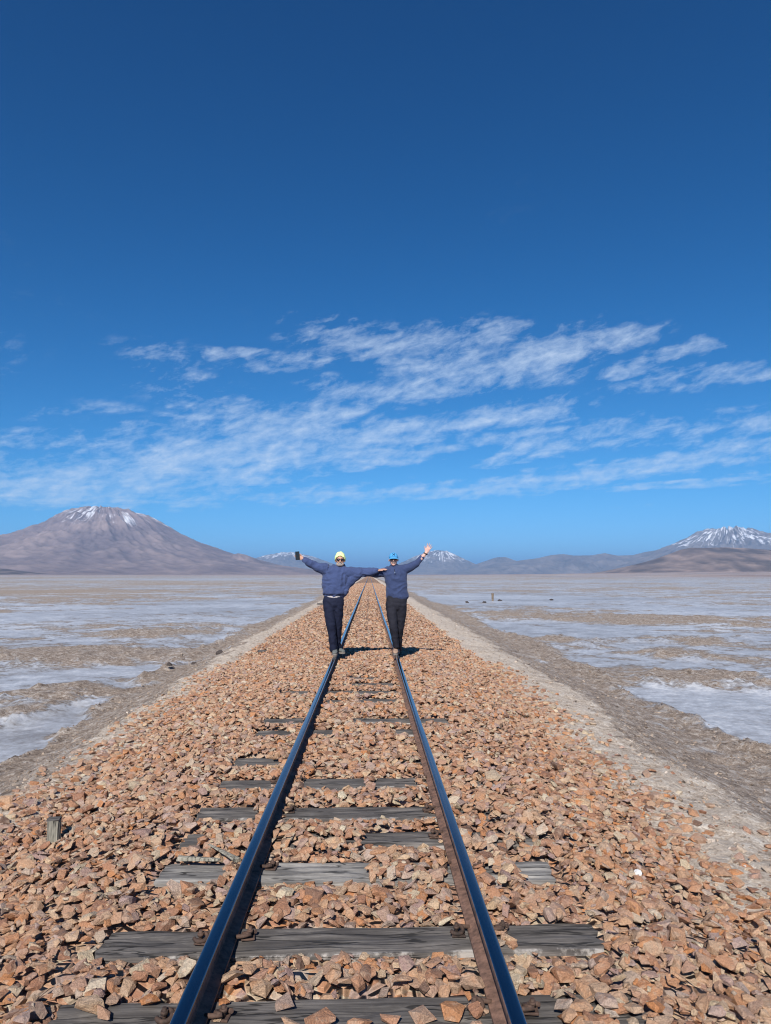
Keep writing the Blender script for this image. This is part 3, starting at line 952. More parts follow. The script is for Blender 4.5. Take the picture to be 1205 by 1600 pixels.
def mountain(label, D, sil, mat, cone=None, width=None, gully=0.05, gfreq=9.0, snow=None, n=(300, 150), seed=1, ramp_p=1.25):
    """sil: skyline in photo points; cone: photo x of the summit (radial relief), else a range of that depth"""
    sx = np.array([on_y(a, b, D).x for a, b in sil]); sz = np.array([max(on_y(a, b, D).z, -30) for a, b in sil])
    hm = sz.max()
    nu, nv = n
    if cone is not None:
        cx = on_y(cone, 800, D).x
        R = max(cx - sx[0], sx[-1] - cx)
        rr = np.linspace(0.0, 1, nv) ** 1.15 * R
        th = np.linspace(0, 2 * math.pi, nu)
        A, RR = np.meshgrid(th, rr)
        ca, sa = np.cos(A), np.sin(A)
        wR = 0.5 + 0.5 * ca
        wR = sstep(0.0, 1.0, wR)
        zr = np.interp(cx + RR, sx, sz); zl = np.interp(cx - RR, sx, sz)
        # gentle wander of the summit so that front slopes are not a lathe
        Z = wR * zr + (1 - wR) * zl
        X = cx + RR * ca; Yv = D + RR * sa
        k = RR / R
        ridge = ridged(ca * gfreq * 0.55 * (0.6 + k) + 3, sa * gfreq * 0.55 * (0.6 + k) + 7, 4, seed)
        fine = ridged(X / hm * 3.2, Yv / hm * 3.2, 5, seed + 3)
        env = np.clip(0.12 + k * 9, 0, 1) * np.exp(-k * 1.8)
        flank = 1 - 0.6 * np.clip(np.abs(ca) ** 6, 0, 1)
        rel = ((ridge - 0.35) * 0.7 + (fine - 0.4) * 0.5)
        radial = ridged(ca * gfreq * 2.2 + 11, sa * gfreq * 2.2 + RR / hm * 0.55, 4, seed + 40, 0.6)
        Z = Z + rel * gully * hm * env * flank
        Z[0] = Z[0].mean()
        Z = Z - np.maximum(Z.max() - hm, 0) * np.clip(Z / hm, 0, 1) ** 2
    else:
        us = np.linspace(sx[0], sx[-1], nu); vs_ = np.linspace(-1, 1, nv)
        X, Vv = np.meshgrid(us, vs_)
        Yv = D + Vv * width
        S = np.interp(X, sx, sz)
        shp = np.clip(1 - np.abs(Vv), 0, 1) ** ramp_p
        L = hm * 2.0
        rel = ridged(X / L * gfreq * 0.2, Yv / L * gfreq * 0.12, 5, seed) - 0.3
        radial = ridged(X / L * gfreq * 0.9, Yv / L * gfreq * 0.22, 4, seed + 40, 0.6)
        Z = S * shp + rel * gully * np.maximum(S, 0) * (1 - shp) * np.clip(shp * 6, 0, 1) * 2.2
    sn = np.zeros_like(Z)
    if snow:
        z0, z1, amt = snow
        hfrac = Z / hm
        st = sstep(z0, z1, hfrac)
        patch = fbm(X / hm * 2.6, Yv / hm * 2.0, 4, seed + 20)
        sn = st * (amt + 0.45 * patch + 1.0 * (radial - 0.42) + 0.3 * (0.2 - rel))
    tone = np.clip(0.5 + 0.5 * rel + 0.35 * fbm(X / hm * 1.3, Z / hm * 2.5, 4, seed + 30), 0, 1)
    me = mesh_np('mountain', np.stack([X, Yv, Z], -1).reshape(-1, 3), grid_faces(nv, nu), True, {'snow': sn, 'tone': tone})
    bmx = bmesh.new(); bmx.from_mesh(me); bmesh.ops.recalc_face_normals(bmx, faces=bmx.faces)
    up = sum(f.normal.z for f in list(bmx.faces)[:400])
    if up < 0:
        bmesh.ops.reverse_faces(bmx, faces=bmx.faces)
    bmx.to_mesh(me); bmx.free()
    o = new_obj('mountain', me, mat)
    tag(o, label, None, None, 'structure')
    return o

mountain('broad volcano on the left with thin snow streaks under its rounded summit', 15000,
         [(-420, 903), (-260, 893), (-120, 876), (-40, 859), (0, 849), (40, 838), (62, 829), (85, 815), (108, 803), (128, 796), (148, 793.5), (165, 792.5),
          (182, 795), (200, 797), (222, 802), (240, 811), (262, 824), (285, 838), (310, 849), (338, 858), (362, 866), (400, 876), (440, 885), (500, 893), (560, 899), (640, 905)],
         M_VOLC, cone=165, gully=0.22, gfreq=9, snow=(0.40, 0.88, 0.27), n=(460, 180), seed=5)
mountain('small brown rise on the right flank of the broad volcano', 14000,
         [(330, 900), (348, 876), (360, 868), (372, 864.5), (384, 867), (400, 873), (420, 884), (450, 900)], M_VOLC, cone=372, gully=0.05, n=(160, 70), seed=9)
mountain('low dark foothill at the left edge below the volcano', 9000,
         [(-260, 902), (-160, 890), (-60, 884), (10, 889), (40, 893), (75, 897), (150, 901), (200, 904)], M_LAVA, width=900, gully=0.12, n=(200, 60), seed=12)
mountain('small snow streaked peak beside the raised phone', 30000,
         [(340, 900), (395, 873), (415, 866), (432, 863.5), (442, 862), (455, 862.5), (468, 862), (490, 868), (520, 880), (570, 900)],
         M_FAR, cone=450, gully=0.22, gfreq=13, snow=(0.35, 0.8, 0.34), n=(320, 110), seed=15)
mountain('snow streaked cone behind the raised hand', 27000,
         [(540, 902), (585, 893), (612, 886), (632, 877), (648, 869), (664, 863), (678, 860), (690, 859.5), (702, 861.5), (714, 868), (728, 875), (745, 883), (765, 889), (800, 896), (850, 903)],
         M_FAR, cone=689, gully=0.20, gfreq=13, snow=(0.15, 0.75, 0.34), n=(380, 140), seed=17)
mountain('small bare cone right of the snow streaked cone', 25000,
         [(715, 900), (738, 884), (755, 878), (770, 873), (780, 870.5), (792, 871.5), (805, 876), (830, 884), (880, 900)],
         M_FAR, cone=781, gully=0.12, n=(240, 90), seed=19, snow=(0.8, 1.1, 0.3))
mountain('long low mountain range with scattered snow in the right distance', 23000,
         [(690, 902), (740, 888), (780, 880), (810, 876), (840, 872), (862, 867), (880, 865.5), (898, 868), (925, 867.5), (945, 864), (965, 868), (990, 867), (1010, 862), (1035, 858), (1062, 853),
          (1090, 848), (1130, 846), (1180, 850), (1260, 856), (1400, 866), (1600, 890)],
         M_FAR, width=2600, gully=0.35, gfreq=12, snow=(0.45, 0.9, 0.34), n=(420, 110), seed=23)
mountain('big mountain streaked with snow behind the dark lava dome', 21000,
         [(900, 902), (960, 888), (1010, 872), (1040, 858), (1062, 849), (1080, 839), (1095, 829), (1106, 824.5), (1118, 823.5), (1130, 823), (1142, 822.5), (1152, 825), (1165, 827),
          (1180, 832), (1198, 838), (1215, 839), (1235, 838), (1270, 850), (1330, 868), (1420, 888), (1540, 902)],
         M_FAR, cone=1135, gully=0.30, gfreq=16, snow=(0.15, 0.75, 0.31), n=(440, 150), seed=27)
mountain('dark flat topped lava dome at the right edge', 9500,
         [(930, 902), (985, 884), (1020, 875), (1045, 866), (1065, 858.5), (1080, 855.5), (1100, 856), (1130, 855), (1160, 856), (1190, 858), (1230, 861), (1290, 869), (1360, 884), (1460, 902)],
         M_LAVA, width=1500, gully=0.10, gfreq=8, n=(320, 110), seed=31, ramp_p=0.8)

# ------------------------------------------------------------------ things on the ground
def rock(name, loc, size, mat, label, cat, group=None, seed=0, flat=0.7):
    r = np.random.default_rng(seed)
    bm = bmesh.new()
    bmesh.ops.create_icosphere(bm, subdivisions=3, radius=1.0)
    for v in bm.verts:
        q = v.co.copy()
        k = 1 + 0.45 * mnoise.noise(q * 1.3 + Vector((seed * 3.1, 0, 0))) + 0.2 * mnoise.noise(q * 3.3 + Vector((0, seed * 1.7, 0)))
        q = Vector((math.copysign(abs(q.x) ** 0.8, q.x), math.copysign(abs(q.y) ** 0.8, q.y), math.copysign(abs(q.z) ** 0.8, q.z))) * k
        v.co = Vector((q.x * size[0], q.y * size[1], q.z * size[2] if q.z > -0.2 else -0.2 * size[2]))
    o = bm_obj(name, bm, mat)
    o.location = loc
    o.rotation_euler = (0, 0, r.uniform(0, 6.28))
    return tag(o, label, cat, group)

M_DARKROCK = plain('dark_rock', (0.062, 0.050, 0.046), 0.9, 0.3, 0, 12.0, 0.4, 0.05)
M_QUARTZ = plain('white_quartz', (0.75, 0.73, 0.70), 0.6, 0.4, 0, 40.0, 0.1, 0.01)

def ground_at(px, py):
    v = on_z(px, py, SALT_Z)
    for _ in range(6):
        z, *_r = ground_relief(np.array([v.x]), np.array([v.y]))
        v = on_z(px, py, float(z[0]))
    return v

for i, (px, py, s, lab) in enumerate([
        (344, 1023, 0.13, 'dark rock at the foot of the left bank, nearest the two people'),
        (303, 1038, 0.08, 'dark rock by the salt channel, rightmost of the three small ones on the left'),
        (268, 1030, 0.10, 'dark rock on the left flat, furthest back of the three small ones'),
        (265, 1040, 0.09, 'dark rock on the left flat, leftmost beside the salt channel'),
        (730, 942, 0.26, 'dark rock on the right salt flat, leftmost of the rocks near the stump'),
        (757, 942, 0.26, 'pointed dark rock just left of the wooden stump on the salt'),
        (781, 939, 0.30, 'low dark rock just right of the wooden stump on the salt'),
        (862, 938, 0.34, 'lone low dark rock on the salt well right of the stump')]):
    v = ground_at(px, py)
    s *= 0.7 if i < 4 else 0.52
    v.z += 0.2 * s
    rock('rock', v, (s * (1.3 if i > 5 else 1), s, s * (0.6 if i > 5 else 0.85)), M_DARKROCK, lab, 'rock', 'dark rocks on the salt flat', 40 + i)
v = on_z(997, 1364, -0.17)
rock('pebble', (v.x, v.y, float(ballast_top(v.x, v.y)) + 0.012), (0.026, 0.018, 0.016), M_QUARTZ, 'small white quartz pebble on the ballast right of the track', 'pebble', None, 77)

def wood_piece(name, length, w, h, mat, seed, taper=0.0, ax=0):
    """weathered split timber lying along local x (ax=0) or standing along z (ax=2)"""
    n, m = 14, 10
    bm = bmesh.new()
    rings = []
    for i in range(n):
        t = i / (n - 1)
        ring = []
        for j in range(m):
            a = 2 * math.pi * j / m + math.pi / 4
            cx, cy = math.cos(a), math.sin(a)
            q = max(abs(cx), abs(cy))
            cx, cy = cx / q * (0.75 + 0.25 * q), cy / q * (0.75 + 0.25 * q)
            k = 1 - taper * t + 0.16 * mnoise.noise(Vector((cx * 2, cy * 2, t * 1.2 + seed)))
            e = 0.05 * mnoise.noise(Vector((cx * 3, cy * 3, seed * 2.0))) * length * (1 if i in (0, n - 1) else 0)
            p = (t * length + e, cx * w / 2 * k, cy * h / 2 * k)
            ring.append(bm.verts.new(p if ax == 0 else (p[1], p[2], p[0])))
        rings.append(ring)
    for a, b in zip(rings[:-1], rings[1:]):
        for j in range(m):
            bm.faces.new((a[j], a[(j + 1) % m], b[(j + 1) % m], b[j]))
    bm.faces.new(rings[0]); bm.faces.new(rings[-1])
    return bm_obj(name, bm, mat)

def build_timbers():
    v = on_z(80, 1338, -0.31)
    post = wood_piece('post', 0.345, 0.078, 0.078, M_POST, 3.0, 0.0, 2)
    post.location = (v.x, v.y, -0.44)
    post.rotation_euler = (0.0, math.radians(2), math.radians(25))
    tag(post, 'short weathered wooden post stub in the ballast on the left', 'post')
    capp = wood_piece('split_top', 0.075, 0.05, 0.010, M_SLEEPER, 5.5)
    capp.parent = post
    capp.location = (-0.038, 0.0, 0.348)
    capp.rotation_euler = (0.1, -0.08, -0.4)
    capp['label'] = 'dark loose slab on top of the post'
    s = on_z(352, 1334, -0.075)
    sp = wood_piece('splinter', 0.24, 0.045, 0.018, M_POST, 8.0, 0.75)
    a, b = on_z(372, 1344, -0.085), on_z(326, 1319, -0.055)
    sp.location = a
    d = (b - a)
    sp.rotation_euler = d.to_track_quat('X', 'Z').to_euler()
    sp.scale = (d.length / 0.24,) * 3
    tag(sp, 'loose pale wood splinter lying against the left rail', 'splinter')
    v = on_z(290, 1345, -0.08)
    p2 = wood_piece('splinter', 0.22, 0.03, 0.022, M_POST, 9.5, 0.5)
    p2.location = on_z(278, 1341, -0.085)
    p2.rotation_euler = (0, 0, math.radians(-6))
    tag(p2, 'thin pale wood strip behind the third sleeper on the left', 'splinter')
    v = on_z(770, 939, SALT_Z)
    st = wood_piece('stump', 0.76, 0.135, 0.135, M_STUMP, 12.0, -0.6, 2)
    st.location = (v.x, v.y, SALT_Z - 0.08)
    st.rotation_euler = (0.05, -0.04, 0.5)
    tag(st, 'old tan post stump standing on the right salt flat', 'stump')
    v = on_z(498, 944.5, -0.19)
    pl = wood_piece('plank', 0.55, 0.16, 0.10, M_SLEEPER, 15.0)
    pl.location = (v.x - 0.06, v.y, -0.16)
    tag(pl, 'dark plank end on the bank behind the man in the beanie', 'plank')
    v = on_z(404, 1021, -0.28)
    p3 = wood_piece('plank', 0.26, 0.13, 0.06, M_SLEEPER, 17.0, 0.3)
    p3.location = (v.x, v.y, float(ballast_top(v.x, v.y)) + 0.01)
    p3.rotation_euler = (0, 0.03, math.radians(22))
    tag(p3, 'dark wood scrap on the left ballast shoulder', 'plank')
build_timbers()

# ------------------------------------------------------------------ people
YP = on_z(571, 1022.5, 0.0).y          # where the two men stand on the rails
PXM = F_PX / YP

def PT(px, py, dy=0.0):
    return on_y(px, py, YP + dy)

def loft(bm, pts, radii, side=(1, 0, 0), seg=18):
    pts = [Vector(p) for p in pts]
    rad = [(r, r) if not isinstance(r, (tuple, list)) else r for r in radii]
    d0 = (pts[1] - pts[0]).normalized(); d1 = (pts[-1] - pts[-2]).normalized()
    ext = []
    for k, q in ((0.85, 0.45), (0.5, 0.82)):
        ext.append((pts[0] - d0 * min(rad[0]) * k, (rad[0][0] * q, rad[0][1] * q)))
    body = list(zip(pts, rad))
    tail = [(pts[-1] + d1 * min(rad[-1]) * k, (rad[-1][0] * q, rad[-1][1] * q)) for k, q in ((0.5, 0.82), (0.85, 0.45))]
    allp = ext + body + tail
    rings = []
    for i, (p, (a, b)) in enumerate(allp):
        d = (allp[min(i + 1, len(allp) - 1)][0] - allp[max(i - 1, 0)][0]).normalized()
        s = Vector(side); s = (s - d * s.dot(d))
        if s.length < 0.15:
            s = Vector((0, 1, 0)) - d * d.y
        s.normalize(); u = d.cross(s)
        rings.append([bm.verts.new(p + s * math.cos(t) * a + u * math.sin(t) * b) for t in (2 * math.pi * k / seg for k in range(seg))])
    for a, b in zip(rings[:-1], rings[1:]):
        for k in range(seg):
            bm.faces.new((a[k], a[(k + 1) % seg], b[(k + 1) % seg], b[k]))
    bm.faces.new(list(reversed(rings[0]))); bm.faces.new(rings[-1])

def ball(bm, c, r, rot=None):
    m = Matrix.Translation(c) @ (rot.to_4x4() if rot else Matrix.Identity(4)) @ Matrix.Diagonal((*r, 1))
    bmesh.ops.create_uvsphere(bm, u_segments=20, v_segments=12, radius=1.0, matrix=m)

def fuse(name, bm, voxel, mat, smooth=3, disp=None):
    """grow one continuous skin over overlapping volumes"""
    bmesh.ops.recalc_face_normals(bm, faces=bm.faces)
    me = bpy.data.meshes.new(name); bm.to_mesh(me); bm.free()
    tmp = bpy.data.objects.new('tmp', me)
    COL.objects.link(tmp)
    md = tmp.modifiers.new('r', 'REMESH'); md.mode = 'VOXEL'; md.voxel_size = voxel; md.use_smooth_shade = True
    if smooth:
        ms = tmp.modifiers.new('s', 'SMOOTH'); ms.factor = 0.5; ms.iterations = smooth
    dg = bpy.context.evaluated_depsgraph_get()
    dg.update()
    res = bpy.data.meshes.new_from_object(tmp.evaluated_get(dg))
    bpy.data.objects.remove(tmp); bpy.data.meshes.remove(me)
    res.name = name
    if disp:
        n = len(res.vertices)
        co = np.empty(n * 3, np.float32); res.vertices.foreach_get('co', co)
        no = np.empty(n * 3, np.float32); res.vertex_normals.foreach_get('vector', no)
        co, no = co.reshape(-1, 3), no.reshape(-1, 3)
        d = np.array([disp(Vector(c), Vector(q)) for c, q in zip(co.tolist(), no.tolist())])
        res.vertices.foreach_set('co', (co + no * d[:, None]).astype(np.float32).ravel())
        res.update()
    res.shade_smooth()
    res.materials.clear()
    res.materials.append(mat)
    return res

def cloth_mat(name, col, rough=0.9, knit=420.0, sheen=0.12):
    m, nt, b = new_mat(name)
    p = nt.n('TexCoord').outputs['Object']
    n = nt.noise(p, 14.0, 5, 0.6)
    f = nt.noise(p, knit, 2, 0.5)
    v = nt.maprange(nt.math('ADD', nt.math('MULTIPLY', n, 0.6), nt.math('MULTIPLY', f, 0.4)), 0.3, 0.7, 0.78, 1.22, False)
    c = nt.mix(1.0, col, nt.n('CombineColor', {0: v, 1: v, 2: v}).outputs[0], 'MULTIPLY')
    setp(nt, b, Base_Color=c, Roughness=rough, Normal=bump(nt, nt.math('ADD', nt.math('MULTIPLY', nt.noise(p, 32.0, 4, 0.6), 1.0), nt.math('MULTIPLY', f, 0.12)), 0.55, 0.012))
    b.inputs['Specular IOR Level'].default_value = 0.2
    b.inputs['Sheen Weight'].default_value = sheen
    b.inputs['Sheen Roughness'].default_value = 0.5
    return m

def skin_mat(name, col):
    m, nt, b = new_mat(name)
    p = nt.n('TexCoord').outputs['Object']
    n = nt.noise(p, 30.0, 4, 0.55)
    c = nt.mix(nt.maprange(n, 0.4, 0.7, 0.0, 0.5), col, (col[0] * 0.9, col[1] * 0.68, col[2] * 0.62))
    setp(nt, b, Base_Color=c, Roughness=0.55, Normal=bump(nt, nt.noise(p, 220.0, 3, 0.5), 0.15, 0.002))
    b.inputs['Subsurface Weight'].default_value = 0.06
    b.inputs['Subsurface Radius'].default_value = (0.012, 0.004, 0.002)
    return m

def folds(amp, freq, stretch=(1, 1, 1), seed=0.0):
    def f(c, n):
        q = Vector((c.x * stretch[0], c.y * stretch[1], c.z * stretch[2])) * freq + Vector((seed, seed * 0.7, 0))
        w = Vector((mnoise.noise(q * 0.6), mnoise.noise(q * 0.6 + Vector((9, 0, 0))), mnoise.noise(q * 0.6 + Vector((0, 9, 0))))) * 0.7
        return amp * (0.55 - 1.9 * abs(mnoise.noise(q + w))) + amp * 0.35 * mnoise.noise(q * 2.3)
    return f

def hand(bm, wrist, fwd, nrm, thumb, curls, spread=0.12, size=1.0, thumb_out=0.8, thumb_curl=0.25):
    """palm, four fingers of different lengths and a thumb leaving the side of the palm"""
    f = Vector(fwd).normalized(); n = Vector(nrm); n = (n - f * n.dot(f)).normalized()
    t = Vector(thumb); t = (t - f * t.dot(f) - n * t.dot(n)).normalized()
    w = Vector(wrist)
    loft(bm, [w - f * 0.03 * size, w, w + f * 0.045 * size, w + f * 0.09 * size],
         [(0.027 * size, 0.020 * size), (0.029 * size, 0.019 * size), (0.042 * size, 0.016 * size), (0.041 * size, 0.013 * size)], side=t, seg=14)
    lens = ((0.040, 0.026, 0.021), (0.045, 0.029, 0.023), (0.041, 0.027, 0.022), (0.032, 0.021, 0.019))
    for k in range(4):
        lat = (0.031 - 0.0207 * k) * size
        p = w + f * (0.090 - 0.004 * abs(k - 1.2)) * size + t * lat
        ang = spread * (1.5 - k)
        d = (f * math.cos(ang) + t * math.sin(ang)).normalized()
        pts = [p - f * 0.02 * size, p]
        c = 0.0
        for L in lens[k]:
            c += curls[k] if isinstance(curls, (list, tuple)) else curls
            dd = (d * math.cos(c) + n * math.sin(c)).normalized()
            pts.append(pts[-1] + dd * L * size)
        loft(bm, pts, [0.0098 * size, 0.0098 * size, 0.0092 * size, 0.0085 * size, 0.0074 * size], side=t, seg=10)
    p = w + f * 0.022 * size + t * 0.024 * size
    d = (f * math.cos(thumb_out) + t * math.sin(thumb_out)).normalized()
    pts = [p, p + d * 0.035 * size]
    c = 0.0
    for L in (0.032, 0.027):
        c += thumb_curl
        dd = (d * math.cos(c) + (f * 0.6 + n * 0.6).normalized() * math.sin(c)).normalized()
        pts.append(pts[-1] + dd * L * size)
    loft(bm, pts, [0.0165 * size, 0.0125 * size, 0.0105 * size, 0.0085 * size], side=n, seg=10)

def head(bm, c, turn=0.0):
    """skull, jaw, brow, nose, lips, chin and ears; c = centre of the head, face towards -y"""
    R = Matrix.Rotation(turn, 3, 'Z')
    def b_(o, r):
        ball(bm, c + R @ Vector(o), r, R)
    b_((0, 0.012, 0.022), (0.076, 0.096, 0.096))
    b_((0, -0.022, -0.035), (0.062, 0.066, 0.078))
    b_((0, -0.055, -0.090), (0.030, 0.026, 0.022))
    b_((0, -0.078, 0.030), (0.050, 0.014, 0.012))
    for s in (-1, 1):
        b_((s * 0.040, -0.060, -0.022), (0.022, 0.022, 0.020))
        b_((s * 0.079, 0.014, -0.008), (0.010, 0.020, 0.033))
    loft(bm, [c + R @ Vector((0, -0.078, 0.022)), c + R @ Vector((0, -0.096, -0.008)), c + R @ Vector((0, -0.106, -0.026))], [0.010, 0.012, 0.015], seg=10)
    b_((0, -0.094, -0.029), (0.020, 0.010, 0.009))
    b_((0, -0.082, -0.055), (0.025, 0.010, 0.007))
    b_((0, -0.080, -0.066), (0.022, 0.010, 0.008))

def dome(name, c, rad, brim, mat, seg=48, rows=16, thick=0.006, soft=0.0):
    """knitted or sewn crown; brim(az) gives the height of the lower edge, az = 0 in front"""
    vs, fs = [], []
    for i in range(rows + 1):
        for j in range(seg):
            az = 2 * math.pi * j / seg
            zb = brim(az) / rad[2]
            pb = math.acos(max(-0.95, min(0.98, zb)))
            ph = pb * i / rows
            vs.append((c[0] + rad[0] * math.sin(ph) * math.sin(az), c[1] - rad[1] * math.sin(ph) * math.cos(az), c[2] + rad[2] * math.cos(ph)))
    for i in range(rows):
        for j in range(seg):
            k = (j + 1) % seg
            fs.append((i * seg + j, i * seg + k, (i + 1) * seg + k, (i + 1) * seg + j))
    if soft:      # slack knitted cloth
        vs = [tuple(Vector(v) + (Vector(v) - Vector(c)) * soft * mnoise.noise((Vector(v) - Vector(c)) * 22.0)) for v in vs]
    me = bpy.data.meshes.new(name)
    me.from_pydata(vs, [], fs)
    bm = bmesh.new(); bm.from_mesh(me)
    bmesh.ops.remove_doubles(bm, verts=bm.verts, dist=0.0004)
    bmesh.ops.recalc_face_normals(bm, faces=bm.faces)
    bmesh.ops.solidify(bm, geom=bm.faces[:], thickness=thick)
    bmesh.ops.recalc_face_normals(bm, faces=bm.faces)
    bm.to_mesh(me); bm.free()
    me.shade_smooth()
    return new_obj(name, me, mat)

M_LENS = plain('dark_lens', (0.018, 0.010, 0.012), 0.12, 0.6)
M_FRAME = plain('black_plastic', (0.012, 0.012, 0.013), 0.35, 0.5)
M_TEETH = plain('teeth', (0.72, 0.68, 0.60), 0.4, 0.5)
M_LIP = plain('lip', (0.33, 0.12, 0.10), 0.5, 0.4)
M_SOLE = plain('shoe_sole', (0.20, 0.18, 0.16), 0.85, 0.3, 0, 60.0, 0.3)

def face_things(root, c, turn, beard_col, beard_full):
    R = Matrix.Rotation(turn, 3, 'Z')
    def w(o):
        return c + R @ Vector(o)
    bm = bmesh.new()
    for s in (-1, 1):      # frame: rim, bridge and temples
        tube(bm, [w((s * 0.030 + 0.028 * math.cos(a), -0.094 + 0.010 * math.cos(a) * s * (1 if s > 0 else 1) * 0.6 + 0.004, 0.006 + 0.022 * math.sin(a))) for a in (2 * math.pi * k / 16 for k in range(17))], 0.003, 6)
        tube(bm, [w((s * 0.058, -0.086, 0.012)), w((s * 0.078, -0.045, 0.010)), w((s * 0.080, 0.010, 0.006))], 0.003, 6)
    tube(bm, [w((-0.008, -0.100, 0.010)), w((0.008, -0.100, 0.010))], 0.003, 6)
    g = bm_obj('sunglasses', bm, M_FRAME)
    child_world(g, root)
    for s in (-1, 1):
        bm = bmesh.new()
        ball(bm, w((s * 0.030, -0.089, 0.006)), (0.028, 0.009, 0.022), R @ Matrix.Rotation(s * 0.22, 3, 'Z'))
        l = bm_obj('lens', bm, M_LENS, None, True)
        child_world(l, g)
    bm = bmesh.new()
    ball(bm, w((0, -0.0885, -0.0595)), (0.021, 0.005, 0.0055), R)
    child_world(bm_obj('teeth', bm, M_TEETH, None, True), root)
    bm = bmesh.new()
    for s in (-1, 1):
        tube(bm, [w((0, -0.0965, -0.046)), w((s * 0.014, -0.095, -0.047)), w((s * 0.028, -0.084, -0.055))], [0.0075, 0.0075, 0.004], 8)
    mb = plain('facial_hair', beard_col, 0.9, 0.2, 0, 160.0, 0.35, 0.004)
    if beard_full:
        for k in range(-6, 7):
            a = k / 6 * 1.25
            tube(bm, [w((0.066 * math.sin(a) , -0.030 - 0.048 * math.cos(a), -0.045)), w((0.060 * math.sin(a), -0.033 - 0.050 * math.cos(a), -0.080)), w((0.044 * math.sin(a), -0.032 - 0.040 * math.cos(a), -0.108))], [0.007, 0.012, 0.008], 8)
    child_world(bm_obj('moustache' if not beard_full else 'beard', bm, mb, None, True), root)

def shoe(root, heel, toe, mat, h=0.085):
    heel, toe = Vector(heel), Vector(toe)
    d = toe - heel
    L = d.length; d.normalize(); s = Vector((d.y, -d.x, 0))
    up = Vector((0, 0, 1))
    bm = bmesh.new()
    st = [(0.0, 0.034, 0.040), (0.12, 0.040, 0.045), (0.30, 0.041, 0.046), (0.50, 0.045, 0.036), (0.72, 0.050, 0.029), (0.90, 0.044, 0.024), (1.0, 0.028, 0.018)]
    loft(bm, [heel + d * L * t + up * (0.022 + hh) for t, w, hh in st], [(w, hh) for t, w, hh in st], side=s, seg=16)
    loft(bm, [heel + d * L * 0.14 + up * 0.07, heel + d * L * 0.16 + up * 0.125], [0.042, 0.045], side=s)
    o = new_obj('shoe', fuse('shoe', bm, 0.008, mat, 3))
    child_world(o, root)
    bm = bmesh.new()
    m = 14
    lo, hi = [], []
    for k in range(m * 2):
        a = 2 * math.pi * k / (m * 2)
        t = 0.5 - 0.54 * math.cos(a)
        wd = (0.041 + 0.014 * t) * math.copysign(abs(math.sin(a)) ** 0.6, math.sin(a))
        q = heel + d * L * t + s * wd
        lo.append(bm.verts.new(q + up * 0.001)); hi.append(bm.verts.new(q + up * 0.030))
    for k in range(m * 2):
        j = (k + 1) % (m * 2)
        bm.faces.new((lo[k], lo[j], hi[j], hi[k]))
    bm.faces.new(lo); bm.faces.new(hi)
    child_world(bm_obj('sole', bm, M_SOLE), o)
    return o

